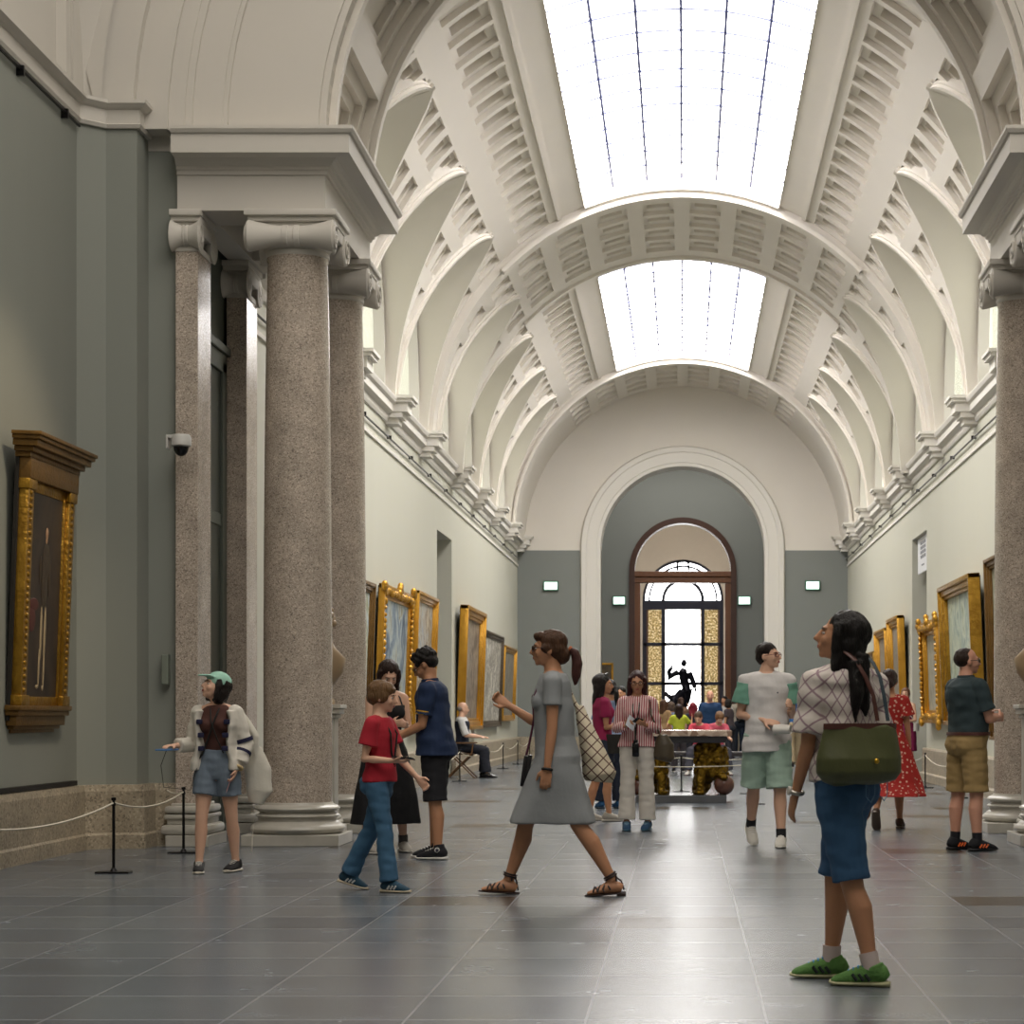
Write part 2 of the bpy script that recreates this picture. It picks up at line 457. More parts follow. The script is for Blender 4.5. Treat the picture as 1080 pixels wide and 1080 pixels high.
# barrel of the near arch: one row of large nested coffers
bm = bmesh.new()
nc = 9
ths = []; kind = []
for c in range(nc):
    a = pi*c/nc; w = pi/nc
    for f, kd in ((0, 0), (.12, 1), (.24, 2), (.34, 3), (.5, 3), (.66, 2), (.76, 1), (.88, 0)): ths.append(a+f*w); kind.append(kd)
ths.append(pi)
ys = [18.93, 19.35, 19.5, 19.64, 20.9, 21.04, 21.19, 21.6]; yk = [0, 1, 2, 3, 2, 1, 0]
dd = [0, .10, .18, .26]
def mp_(i, j, d):
    r = 3.14+d; return (r*cos(ths[i]), ys[j], ZA+r*sin(ths[i]))
relief(bm, len(ths)-1, len(ys)-1, mp_, lambda i, j: dd[min(kind[i], yk[j])])
weld(bm)
for r0, r1, y0, y1 in ((3.08, 3.16, 19.08, 19.2), (3.08, 3.16, 21.3, 21.42)): ring(bm, r0, r1, y0, y1)
struct('ceiling_near_arch', bm, M_plaster, smooth=30)
bm = bmesh.new(); ring(bm, 3.14, 6.0, 21.55, 21.62)
struct('wall_arch_gallery_side', bm, M_plaster)

# ---- gallery vault
Wl = 1.82
def wl(th):
    h = RV*cos(th); q = h/3.02
    if q >= 1: return 0.0
    return Wl*(1-max(0, q)**(1/.6))**(1/1.8)
VC = ZS-0.15     # centre height of the vault cylinder
bars = [(0, 0), (.10, 1), (.20, 2), (.60, 1), (.70, 0)]
SKY0 = radians(22.3)
def upper_zone(bm, s, y0, y1, R):
    th = [22.3, 25, 28, 28.5, 29.0, 31, 32.4, 35.2, 37.9, 39.3, 41.6, 44.3]
    kd = [0, 0, -1, -1, 0, 1, 2, 2, 1, 0, 0]
    ysl, yk = [], []
    n = max(1, round((y1-y0)/.8)); mod = (y1-y0)/n
    for c in range(n):
        for f, k in ((0, 0), (.07, 1), (.19, 2), (.61, 1), (.73, 0)): ysl.append(y0+(c+f/.8)*mod if True else 0); yk.append(k)
    ysl.append(y1)
    dm = {0: 0, 1: .07, 2: .17, -1: -.035}
    f = lambda i, j: dm[-1] if kd[i] == -1 else dm[min(kd[i], yk[j])]
    def mp(i, j, d):
        t = radians(th[i]); r = R+d; return (s*r*sin(t), ysl[j], VC+r*cos(t))
    relief(bm, len(kd), len(yk), mp, f)
offs_in = [.2, .3, .5, .6, 1.0, 1.1, 1.3, 1.4, 1.75, 1.85]
okind = [2, 1, 0, 1, 2, 1, 0, 1, 2, 1, 0]     # between offsets, starting at 0
def lower_zone(bm, s, yc, half, R, plain=False):
    th, kd = [44.3], []
    for a, b in ((44.9, 51.2), (54.3, 61.0), (64.3, 71.0), (74.3, 79.5)):
        w = b-a
        for f, k in ((0, 0), (.14, 1), (.32, 2), (.5, 2), (.68, 2), (.86, 1), (1, None)):
            th.append(a+f*w)
        kd += [0, 1, 2, 2, 2, 2, 1]
        kd[-1] = 1
    kd = []
    # kinds per interval
    for _ in range(4): kd += [0, 1, 2, 2, 2, 1+0, 1]
    kd = kd[:len(th)-1]
    th += [82, 86, 90]; kd += [0, 0, 0]
    for g in range(4):
        base = g*7
        kd[base] = 0
        kd[base+1:base+7] = [1, 2, 2, 2, 2, 1][:6]
    dm = {0: 0, 1: .07, 2: .15, 9: -.05}
    for side in (-1, 1):
        offs = [0, 0, 0] + offs_in + [half]      # first entries: two rim steps
        nk = len(offs)-1
        def mp(i, j, d):
            t = radians(th[i]); w = min(wl(t), half)
            if j == 0: o = w
            elif j == 1: o = min(w+.09, half)
            elif j == 2: o = min(w+.16, half)
            else: o = min(max(offs[j], w+.16), half)
            r = R+d; return (s*r*sin(t), yc+side*o, VC+r*cos(t))
        def dep(i, j):
            if j == 0: return -.075
            if j == 1: return -.035
            if plain: return 0
            k = okind[j-2] if j-2 < len(okind) else 0
            return dm[min(kd[i], k)]
        relief(bm, len(kd), nk, mp, dep)
def lunette(bm, s, yc, R, sc=9.0):
    """conoid between the pointed opening in the vault and the arch of the clerestory wall"""
    rows = []
    base = [90, 86, 82, 79.5, 77, 74.3, 71, 68, 64.3, 61, 58, 54.3, 51.2, 49, 47.5, 46.2, 45.4, 44.9, 44.3]
    m = len(base)-1
    for side, seq in ((-1, range(m+1)), (1, range(m-1, -1, -1))):
        for k in seq:
            t = radians(base[k]); w = min(wl(t), sc) if k < m else 0
            f = (k/m)*pi/2
            for r_ in (1,):
                B0 = Vector((s*(R-.075)*sin(t), yc+side*w, VC+(R-.075)*cos(t)))
                A = Vector((s*(WG+.12), yc+side*1.78*max(0, cos(f))**.8, VC+2.5*sin(f)**.6))
                rows.append([B0.lerp(A, q/5) for q in range(6)])
    vs = [[bm.verts.new(p) for p in r] for r in rows]
    for a, b in zip(vs[:-1], vs[1:]):
        for j in range(5): bm.faces.new((a[j], a[j+1], b[j+1], b[j]))
    return [r[-1] for r in rows]
wincount = [0]
def clerestory(s, A, yc):
    wincount[0] += 1
    bm = bmesh.new()
    vs = [bm.verts.new((s*(WG+.14), yc+(p.y-yc)*.93, VC+.0+(p.z-VC)*.97)) for p in A]
    bm.faces.new(vs)
    w = struct('window_%d' % wincount[0], bm, M_clere_glow)  # white panel given its own glow so the lunette reads bright
    bm = bmesh.new()
    for (f0, f1, x) in ((1.0, .93, .02), (.95, .92, -.02)):
        ri = []
        for p in A:
            q = []
            for (f, xx) in ((f0, x), (f1, x), (f1, .14), (f0, .14)):
                q.append(bm.verts.new((s*(WG+xx), yc+(p.y-yc)*f, VC+(p.z-VC)*(1-(1-f)*.5))))
            ri.append(q)
        for a, b in zip(ri[:-1], ri[1:]):
            for j in range(4): bm.faces.new((a[j], a[(j+1) % 4], b[(j+1) % 4], b[j]))
    fr = link('window_frame', bm, M_plaster_w, w, smooth=30)

def crown(bm, s_list, y0, y1, R, r2=None):
    """plain sheet over the crown between the two upper zones (used by plain ribs)"""
    pass

bays = [(23.5, 35.5), (40.3, 52.3)]
for bi, (y0, y1) in enumerate(bays):
    for s, side in ((-1, 'left'), (1, 'right')):
        bm = bmesh.new()
        upper_zone(bm, s, y0, y1, RV)
        k = 3
        for c in range(k):
            yc = y0+(c+.5)*(y1-y0)/k; half = (y1-y0)/k/2
            lower_zone(bm, s, yc, half, RV)
            A = lunette(bm, s, yc, RV)
            clerestory(s, A, yc)
        weld(bm)
        struct('ceiling_vault_%d_%s' % (bi+1, side), bm, M_plaster, smooth=28)

# ribs: near plain band, coffered rib, end rib
def rib(name, y0, y1, R, panels=True, rows=4, drop=0.0):
    bm = bmesh.new()
    a0 = 44.3
    ths, tk = [], []
    if panels:
        pitch = 88.6/8
        for c in range(8):
            for f, k in ((0, 0), (.17, 1), (.27, 2), (.5, 2), (.73, 1), (.83, 0)): ths.append(-a0+(c+f)*pitch); tk.append(k)
        ths.append(a0)
        ysl, yk = [y0], [0]
        m = .45 if y1-y0 > 3 else .3
        L_ = (y1-y0-2*m)/rows
        for c in range(rows):
            for f, k in ((0.06, 1), (.2, 2), (.62, 1), (.86, 0)): ysl.append(y0+m+(c+f)*L_); yk.append(k)
        ysl.append(y1)
        dm = [0, .07, .15]
        relief(bm, len(tk), len(yk), lambda i, j, d: ((R+d)*sin(radians(ths[i])), ysl[j], VC+(R+d)*cos(radians(ths[i]))), lambda i, j: dm[min(tk[i], yk[j])])
    else:
        n = 24
        relief(bm, n, 1, lambda i, j, d: (R*sin(radians(-a0+2*a0*i/n)), (y0, y1)[j], VC+R*cos(radians(-a0+2*a0*i/n))), lambda i, j: 0)
    return bm
def arcface(bm, R0, R1, y, a=90, n=48):
    prev = None
    for k in range(n+1):
        t = radians(-a+2*a*k/n)
        cur = [bm.verts.new((r*sin(t), y, VC+r*cos(t))) for r in (R0, R1)]
        if prev: bm.faces.new((prev[0], cur[0], cur[1], prev[1]))
        prev = cur
RB = RV-.13
# coffered rib with its own lunettes
bm = rib('r', 35.5, 40.3, RB)
weld(bm)
for s in (-1, 1):
    half = 2.4
    lower_zone(bm, s, 37.9, half, RB, plain=False)
    A = lunette(bm, s, 37.9, RB); clerestory(s, A, 37.9)
weld(bm)
for y in (35.5, 40.3): arcface(bm, RB, 4.9, y)
def arcband(bm, r0, r1, y0, y1, a=90, n=48):
    prev = None
    for k in range(n+1):
        t = radians(-a+2*a*k/n)
        cur = [bm.verts.new((r*sin(t), y, VC+r*cos(t))) for (r, y) in ((r0, y0), (r1, y0), (r1, y1), (r0, y1))]
        if prev:
            for j in range(4): bm.faces.new((prev[j], cur[j], cur[(j+1) % 4], prev[(j+1) % 4]))
        prev = cur
arcband(bm, RB-.05, RB+.02, 35.42, 35.62, 46); arcband(bm, RB-.05, RB+.02, 40.18, 40.38, 46)
struct('ceiling_rib_middle', bm, M_plaster, smooth=28)
bm = rib('r', 52.3, 56.3, RB); 
for s in (-1, 1):
    relief(bm, 12, 1, lambda i, j, d: (s*RB*sin(radians(44.3+45.7*i/12)), (52.3, 56.3)[j], VC+RB*cos(radians(44.3+45.7*i/12))), lambda i, j: 0)
arcface(bm, RB, 4.9, 52.3); weld(bm)
arcband(bm, RB-.05, RB+.02, 52.22, 52.42)
struct('ceiling_rib_end', bm, M_plaster, smooth=28)
bm = rib('r', 21.6, 23.5, RB, panels=False)
for s in (-1, 1):
    relief(bm, 12, 1, lambda i, j, d: (s*RB*sin(radians(44.3+45.7*i/12)), (21.6, 23.5)[j], VC+RB*cos(radians(44.3+45.7*i/12))), lambda i, j: 0)
arcface(bm, RB, 4.9, 23.5); weld(bm)
struct('ceiling_rib_near', bm, M_plaster, smooth=28)

# skylights: curved glass behind a grid of bars, raised on a curb
for bi, (y0, y1) in enumerate(bays):
    y0s, y1s = y0+.15, y1-.12
    bm = bmesh.new(); n = 12; Rg = RV+.22
    tt = [(-SKY0+2*SKY0*k/n) for k in range(n+1)]
    relief(bm, n, 1, lambda i, j, d: (Rg*sin(tt[i]), (y0s, y1s)[j], VC+Rg*cos(tt[i])), lambda i, j: 0); weld(bm)
    w = struct('window_skylight_%d' % (bi+1), bm, M_glass_sky)
    bm = bmesh.new()
    Rb = Rg-.05
    for k in range(7):
        t = -SKY0+2*SKY0*k/6
        x, z = Rb*sin(t), VC+Rb*cos(t)
        box(bm, x-.018, x+.018, y0s, y1s, z-.04, z+.04)
    link('glazing_bar', bm, M_bar, w)
    bm = bmesh.new()
    m = int((y1s-y0s)/.8)
    for k in range(1, m):
        y = y0s+k*.8*(y1s-y0s)/(m*.8)
        pts = [(Rb*sin(t), y, VC+Rb*cos(t)) for t in tt]
        tube(bm, pts, .02, 4)
    link('cross_bar', bm, mat('pale_bar', '#a9aec4', .5), w)
    bm = bmesh.new()
    for s in (-1, 1):
        t = s*SKY0
        a, b = (RV-.02), (Rg+.02)
        vs = [bm.verts.new((r*sin(t)+dx, y, VC+r*cos(t))) for r, y, dx in ((a, y0s, 0), (a, y1s, 0), (b, y1s, 0), (b, y0s, 0))]
        bm.faces.new(vs)
    arcband(bm, RV-.06, Rg+.05, y0, y0s, degrees_a := math.degrees(SKY0), 12)
    arcband(bm, RV-.06, Rg+.05, y1s, y1+.0, degrees_a, 12)
    link('curb', bm, M_plaster_w, w, smooth=30)

# ---- gallery walls with side doorways, cornice, rails
DY0, DY1, DZ = 37.9, 40.3, 4.45
for s, side in ((-1, 'left'), (1, 'right')):
    bm = bmesh.new()
    xa, xb = sorted((s*WG, s*(WG+.8)))
    for b_ in ((xa, xb, 21.6, DY0, 0, ZS), (xa, xb, DY1, Y_END, 0, ZS), (xa, xb, DY0, DY1, DZ, ZS)): box(bm, *b_)
    xa, xb = sorted((s*(WG+.14), s*(WG+.3)))
    box(bm, xa, xb, 21.6, Y_END, ZS-.2, 8.6)
    struct('wall_gallery_'+side, bm, [M_wall_g])
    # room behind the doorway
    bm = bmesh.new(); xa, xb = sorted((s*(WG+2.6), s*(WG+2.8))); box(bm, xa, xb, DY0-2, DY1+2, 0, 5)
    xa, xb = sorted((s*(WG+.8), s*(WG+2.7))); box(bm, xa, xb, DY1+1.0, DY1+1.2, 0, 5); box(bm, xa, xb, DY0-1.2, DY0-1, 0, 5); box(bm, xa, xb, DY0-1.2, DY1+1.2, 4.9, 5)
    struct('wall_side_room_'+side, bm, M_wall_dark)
    sg = 1 if s < 0 else -1
    P = lambda pr: [(sg*o, z) for o, z in pr]
    bm = bmesh.new()
    sweep(bm, [(s*WG, 21.7), (s*WG, Y_END)], P([(-.02, 5.46), (.03, 5.46), (.05, 5.50), (.05, 5.56), (.10, 5.59), (.13, 5.60), (.13, 5.70), (.17, 5.73), (.19, 5.78), (.19, 5.80), (-.3, 5.80)]))
    struct('trim_cornice_gallery_'+side, bm, M_plaster_w)
    bm = bmesh.new()
    for yb in (23.5, 27.5, 31.5, 35.5, 40.3, 44.3, 48.3, 52.3, 56.0):
        hw = .24 if yb < 56 else .18
        x1 = s*WG
        for (d0, hh, z0, z1) in ((.20, hw-.06, 5.43, 5.52), (.26, hw, 5.52, 5.60), (.34, hw+.02, 5.60, 5.74), (.40, hw+.06, 5.74, 5.79), (.43, hw+.09, 5.79, 5.835), (.3, hw-.04, 5.835, 5.86)):
            xa, xb = sorted((x1, x1-s*d0)); box(bm, xa, xb, yb-hh, min(yb+hh, 56.2), z0, z1)
    struct('trim_corbels_gallery_'+side, bm, M_plaster_w)
    bm = bmesh.new()
    for z, r in ((5.24, .014),):
        tube(bm, [(s*(WG-.04), 21.7, z), (s*(WG-.05), Y_END, z)], r, 6)
        y = 24
        while y < 56:
            box(bm, min(s*WG, s*(WG-.07)), max(s*WG, s*(WG-.07)), y-.01, y+.01, z-.01, z+.04); y += 2.5
    struct('trim_picture_rail_gallery_'+side, bm, M_black)
    bm = bmesh.new(); xa, xb = sorted((s*WG, s*(WG-.03))); box(bm, xa, xb, 21.7, Y_END, 5.05, 5.10)
    struct('trim_rail_gallery_'+side, bm, M_plaster_w)
    bm = bmesh.new()
    for ya, yb in ((21.7, DY0), (DY1, Y_END)):
        sweep(bm, [(s*WG, ya), (s*WG, yb)], P([(-.02, 0), (.14, 0), (.14, .13), (.08, .15), (.08, .54), (.06, .57), (-.02, .57)]))
    struct('baseboard_gallery_'+side, bm, M_granite_dado)

# ---- end wall with tall arched opening
OR, OS = 2.16, 5.53
bm = bmesh.new()
n = 32
arc = arc_pts(0, OS, OR, 0, pi, n)
def endwall(bm, zlo, zhi, y):
    pass
prev = None
pts_in = [(OR, 0)]+arc+[(-OR, 0)]
# above 5.48 cream, below green: two sheets
ZC = 5.48
def quad(bm, *p): bm.faces.new([bm.verts.new(q) for q in p])
bmc, bmg = bmesh.new(), bmesh.new()
for s in (-1, 1): quad(bmg, (s*OR, Y_END, 0), (s*4.6, Y_END, 0), (s*4.6, Y_END, ZC), (s*OR, Y_END, ZC))
for s in (-1, 1): quad(bmc, (s*OR, Y_END, ZC), (s*4.9, Y_END, ZC), (s*4.9, Y_END, OS), (s*OR, Y_END, OS))
for (x0, z0), (x1, z1) in zip(arc[:-1], arc[1:]):
    def out(x, z):
        v = Vector((x, z-OS)).normalized(); return (v.x*4.9, OS+v.y*4.9)
    a, b = out(x0, z0), out(x1, z1)
    quad(bmc, (x0, Y_END, z0), (a[0], Y_END, a[1]), (b[0], Y_END, b[1]), (x1, Y_END, z1))
struct('wall_end_upper', bmc, M_plaster); struct('wall_end_lower', bmg, M_wall_end)
bm = bmesh.new()
prof = [(0, 0.0), (0, -.07), (.09, -.07), (.10, -.10), (.36, -.10), (.38, -.13), (.50, -.13), (.54, -.04), (.54, 0)]   # (outward, y offset)
for (pp) in range(len(prof)-1):
    o0, d0 = prof[pp]; o1, d1 = prof[pp+1]
    def ln(o, d):
        return [(OR+o, Y_END+d, 0)] + [(x, Y_END+d, z) for x, z in arc_pts(0, OS, OR+o, 0, pi, n)] + [(-OR-o, Y_END+d, 0)]
    A, B = ln(o0, d0), ln(o1, d1)
    for k in range(len(A)-1): quad(bm, A[k], B[k], B[k+1], A[k+1])
A = [(OR, Y_END-.07, 0)] + [(x, Y_END-.07, z) for x, z in arc] + [(-OR, Y_END-.07, 0)]
B = [(x, Y_END+.9, z) for x, y, z in A]
for k in range(len(A)-1): quad(bm, A[k], B[k], B[k+1], A[k+1])
weld(bm)
struct('trim_end_arch', bm, M_plaster_w, smooth=30)
for s, side in ((-1, 'left'), (1, 'right')):
    sg = 1 if s > 0 else -1
    bm = bmesh.new(); sweep(bm, [(s*4.35, Y_END), (s*(OR+.55), Y_END)], [(sg*o, z) for o, z in [(-.02, 0), (.08, 0), (.08, .12), (.05, .14), (.05, .57), (-.02, .57)]])
    struct('baseboard_end_'+side, bm, M_granite_dado)

# lobby between the end wall and the wooden doorway
for s, side in ((-1, 'left'), (1, 'right')):
    xa, xb = sorted((s*5.0, s*5.2)); wall_box('wall_lobby_'+side, xa, xb, Y_END+.5, Y_DOOR, 0, 9.2, M_wall_end)
    xa, xb = sorted((s*OR, s*5.1)); wall_box('wall_lobby_back_'+side, xa, xb, Y_END+.5, Y_END+.9, 0, 9.2, M_wall_end)
wall_box('ceiling_lobby', -5.1, 5.1, Y_END+.5, Y_DOOR, 9.0, 9.2, M_plaster)
bm = bmesh.new(); box(bm, -2.5, 2.5, 57.5, 63, 8.95, 8.99); struct('window_skylight_lobby', bm, mat('lobby_skylight_glass', '#f4f7ff', 0.4, emit='#fff8ef', estr=3.0))  # unseen glowing panel added under the ceiling to light the lobby
DR, DS = 1.58, 5.45
bm = bmesh.new(); darc = arc_pts(0, DS, DR, 0, pi, 32)
for s in (-1, 1): quad(bm, (s*DR, Y_DOOR, 0), (s*5.1, Y_DOOR, 0), (s*5.1, Y_DOOR, DS), (s*DR, Y_DOOR, DS))
for (x0, z0), (x1, z1) in zip(darc[:-1], darc[1:]):
    v0 = Vector((x0, z0-DS)).normalized()*5.1; v1 = Vector((x1, z1-DS)).normalized()*5.1
    quad(bm, (x0, Y_DOOR, z0), (v0.x, Y_DOOR, DS+v0.y), (v1.x, Y_DOOR, DS+v1.y), (x1, Y_DOOR, z1))
struct('wall_doorway', bm, M_wall_end)
for s, side in ((-1, 'left'), (1, 'right')):
    sg = 1 if s > 0 else -1
    bm = bmesh.new(); sweep(bm, [(s*5.0, Y_DOOR), (s*(DR+.02), Y_DOOR)], [(sg*o, z) for o, z in [(-.02, 0), (.08, 0), (.08, .12), (.05, .14), (.05, .57), (-.02, .57)]])
    struct('baseboard_lobby_'+side, bm, M_granite_dado)
# wooden arched door frame with transom
bm = bmesh.new()
def arch_frame(bm, r0, r1, spring, y0, y1, zb=0, n=32):
    L0 = [(r0, zb)]+arc_pts(0, spring, r0, 0, pi, n)+[(-r0, zb)]
    L1 = [(r1, zb)]+arc_pts(0, spring, r1, 0, pi, n)+[(-r1, zb)]
    for k in range(len(L0)-1):
        a, b, c, d = L0[k], L1[k], L1[k+1], L0[k+1]
        for y in (y0, y1): quad(bm, (a[0], y, a[1]), (b[0], y, b[1]), (c[0], y, c[1]), (d[0], y, d[1]))
        quad(bm, (a[0], y0, a[1]), (a[0], y1, a[1]), (d[0], y1, d[1]), (d[0], y0, d[1]))
        quad(bm, (b[0], y0, b[1]), (b[0], y1, b[1]), (c[0], y1, c[1]), (c[0], y0, c[1]))
arch_frame(bm, DR-.14, DR+.03, DS, Y_DOOR-.1, Y_DOOR+.5); weld(bm)
d1 = struct('door_1', bm, mat('dark_wood', '#4a2b1c', 0.4, color2='#33190f', pscale=2.5, sharp=0), smooth=30)
bm = bmesh.new()
box(bm, -1.46, 1.46, Y_DOOR-.06, Y_DOOR+.3, 5.10, 5.28, .02); box(bm, -1.46, 1.46, Y_DOOR-.1, Y_DOOR+.3, 5.28, 5.45, .02)
link('transom', bm, M_wood, d1)
for s in (-1, 1):
    bm = bmesh.new(); xa, xb = sorted((s*1.27, s*1.46)); box(bm, xa, xb, Y_DOOR-.02, Y_DOOR+.3, 0, 5.12, .02)
    link('door_jamb', bm, M_wood, d1)

# far room with the tall window
M_far = mat('far_room_cream', '#d8d0c4', .8, var=.03)
for s, side in ((-1, 'left'), (1, 'right')):
    xa, xb = sorted((s*2.3, s*2.5)); wall_box('wall_far_'+side, xa, xb, Y_DOOR+.6, Y_WIN, 0, 10, M_far)
    wall_box('wall_far_return_'+side, min(s*1.62, s*2.5), max(s*1.62, s*2.5), Y_DOOR+.5, Y_DOOR+.7, 0, 10, M_far)
wall_box('ceiling_far', -2.5, 2.5, Y_DOOR+.5, Y_WIN, 9.4, 9.6, M_far)
bm = bmesh.new(); box(bm, -1.2, 1.2, 66, 74, 9.34, 9.38); struct('window_skylight_far', bm, M_glass_rot)
bm = bmesh.new(); WR, WS = 1.5, 5.33
warc = arc_pts(0, WS, WR, 0, pi, 28)
for s in (-1, 1): quad(bm, (s*WR, Y_WIN, 0), (s*2.5, Y_WIN, 0), (s*2.5, Y_WIN, WS), (s*WR, Y_WIN, WS))
for (x0, z0), (x1, z1) in zip(warc[:-1], warc[1:]):
    v0 = Vector((x0, z0-WS)).normalized()*4.4; v1 = Vector((x1, z1-WS)).normalized()*4.4
    quad(bm, (x0, Y_WIN, z0), (v0.x, Y_WIN, WS+v0.y), (v1.x, Y_WIN, WS+v1.y), (x1, Y_WIN, z1))
quad(bm, (-WR, Y_WIN, 0), (WR, Y_WIN, 0), (WR, Y_WIN, .6), (-WR, Y_WIN, .6))
struct('wall_far_end', bm, M_far)
bm = bmesh.new(); arch_frame(bm, WR-.02, WR+.35, WS, Y_WIN-.08, Y_WIN, .0); weld(bm); struct('trim_far_arch', bm, M_far, smooth=30)
# beams seen high up through the fanlight
bm = bmesh.new(); box(bm, -2.3, 2.3, 70, 70.3, 8.0, 8.2)
struct('trim_far_beam', bm, M_far)
M_win_c = mat('bright_daylight_pane', '#ffffff', .3, emit='#ffffff', estr=END_WINDOW_EMIT)
def lace():
    m = mat('gold_lit_pane', '#8a713c', .5)
    nt = m.node_tree; N = nt.nodes; L = nt.links; b = N['Principled BSDF']
    tc = N.new('ShaderNodeTexCoord'); v = N.new('ShaderNodeTexNoise'); v.inputs['Scale'].default_value = 16; v.inputs['Detail'].default_value = 8
    L.new(tc.outputs['Object'], v.inputs['Vector']); cr = N.new('ShaderNodeValToRGB'); L.new(v.outputs['Fac'], cr.inputs[0])
    e = cr.color_ramp.elements; e[0].position = .4; e[0].color = lin('#3c2f1c'); e[1].position = .62; e[1].color = lin('#fff0c8')
    k = e.new(.5); k.color = lin('#a88c50')
    L.new(cr.outputs[0], b.inputs['Emission Color']); b.inputs['Emission Strength'].default_value = 0.8
    return m
M_win_s = lace()
bm = bmesh.new(); box(bm, -.64, .64, Y_WIN+.06, Y_WIN+.08, .6, 5.2)
wf = struct('window_end', bm, M_win_c)
for s in (-1, 1):
    bm = bmesh.new(); xa, xb = sorted((s*.62, s*1.3)); box(bm, xa, xb, Y_WIN+.06, Y_WIN+.08, .6, 4.98); link('side_pane', bm, M_win_s, wf)
    bm = bmesh.new(); xa, xb = sorted((s*1.27, s*1.5)); box(bm, xa, xb, Y_WIN+.02, Y_WIN+.1, .6, 4.98); link('side_strip', bm, mat('brown_strip', '#6d5348', .6), wf)
bm = bmesh.new(); vs = [bm.verts.new((x, Y_WIN+.07, z)) for x, z in warc]; bm.faces.new(vs); link('fanlight', bm, M_win_c, wf)
M_mull = mat('blue_black_mullion', '#23273a', .4, var=.05)
bm = bmesh.new()
for x in (-.72, .72): box(bm, x-.07, x+.07, Y_WIN-.02, Y_WIN+.05, .6, 5.05)
for x in (-1.42, 1.42): box(bm, x-.08, x+.08, Y_WIN-.02, Y_WIN+.05, .6, 5.05)
for z in (3.72, 2.28): box(bm, -1.45, 1.45, Y_WIN-.02, Y_WIN+.05, z-.06, z+.06)
box(bm, -1.5, 1.5, Y_WIN-.04, Y_WIN+.06, 4.98, 5.30)
arch_frame(bm, WR-.12, WR, WS, Y_WIN-.02, Y_WIN+.05, 5.2); 
arch_frame(bm, .66, .78, WS, Y_WIN-.02, Y_WIN+.05, 5.2)
arch_frame(bm, .16, .24, 6.62, Y_WIN-.02, Y_WIN+.05, 6.4)
arch_frame(bm, 1.2, 1.27, WS, Y_WIN-.02, Y_WIN+.05, 5.2)
weld(bm); link('mullion', bm, M_mull, wf)
# ---------------------------------------------------------------- screen of columns
def volute(bm, cx, y, z, r, hx, w, seg=16):
    """bolster with axis along x: waisted roll, flared ends, with a spiral ridge on each end"""
    prof = [(0, r*.97), (.02, r*1.06), (.07, r*1.0), (.16, r*.86), (.28, r*.72), (.40, r*.64), (.405, r*.70), (.46, r*.72), (.47, r*.66), (.53, r*.66), (.54, r*.72), (.595, r*.70), (.60, r*.64), (.72, r*.72), (.84, r*.86), (.93, r*1.0), (.98, r*1.06), (1, r*.97)]
    rings = []
    for f, rr in prof:
        x = cx-hx+2*hx*f
        rings.append([bm.verts.new((x, y+rr*.92*cos(2*pi*k/seg), z+rr*sin(2*pi*k/seg))) for k in range(seg)])
    for a, b in zip(rings[:-1], rings[1:]):
        for k in range(seg): bm.faces.new((a[k], a[(k+1) % seg], b[(k+1) % seg], b[k]))
    bm.faces.new(rings[0][::-1]); bm.faces.new(rings[-1])
    for sx in (-1, 1):
        pts = []
        for k in range(22):
            a = -pi/2+k*.52; q = r*(.86-.035*k)
            pts.append((cx+sx*(hx+.006), y+w*q*cos(a), z+q*sin(a)))
        tube(bm, pts, r*.085, 5)
        ellipsoid(bm, (cx+sx*(hx+.005), y, z), (.018, r*.16, r*.16), seg=8, rings=6)
ZCT = 5.63
def capital(bm, x, y, hw, dshaft, square=False):
    z1 = ZCT
    box(bm, x-hw*1.02, x+hw*1.02, y-hw*1.0, y+hw*1.0, z1-.055, z1, .008)
    box(bm, x-hw*.96, x+hw*.96, y-hw*.9, y+hw*.9, z1-.10, z1-.05, .01)
    r = .135
    for sy in (-1, 1):
        volute(bm, x, y+sy*(hw*.80), z1-.10-r*.92, r, hw*.97, sy)
    # band of the canalis between the two rolls
    box(bm, x-hw*.93, x+hw*.93, y-hw*.8, y+hw*.8, z1-.20, z1-.08, .01)
    # egg and dart ring
    if not square:
        lathe(bm, [(dshaft, -.38), (dshaft*1.06, -.36), (dshaft*1.06, -.33), (dshaft*1.02, -.32), (dshaft*1.2, -.26), (dshaft*1.22, -.2), (dshaft*1.1, -.15)], x, y, 32, z1)
        for k in range(16):
            a = 2*pi*k/16; ellipsoid(bm, (x+dshaft*1.19*cos(a), y+dshaft*1.19*sin(a), z1-.25), (.035, .035, .05), seg=8, rings=6)
    else:
        box(bm, x-dshaft*1.04, x+dshaft*1.04, y-dshaft*1.04, y+dshaft*1.04, z1-.36, z1-.30, .01)
def base_round(bm, x, y, r):
    pr = [(r*1.50, .10), (r*1.50, .10)]
    def tor(z0, z1, ro, ri):
        return [(ri+(ro-ri)*sin(pi*k/6), z0+(z1-z0)*k/6) for k in range(7)]
    prof = tor(.10, .19, r*1.40, r*1.26)+[(r*1.24, .20), (r*1.15, .215), (r*1.15, .235), (r*1.18, .245)]+tor(.245, .275, r*1.24, r*1.18)+[(r*1.12, .28), (r*1.10, .292)]+tor(.295, .355, r*1.24, r*1.12)+[(r*1.06, .36), (r*1.02, .38)]
    lathe(bm, prof, x, y, 40)
def base_sq(bm, x, y, hx, hy):
    for (o, z0, z1, bv) in ((.11, .10, .19, .035), (.06, .19, .245, .01), (.08, .24, .28, .012), (.08, .29, .355, .025), (.03, .35, .38, .01)):
        box(bm, x-hx-o, x+hx+o, y-hy-o, y+hy+o, z0, z1, bv)
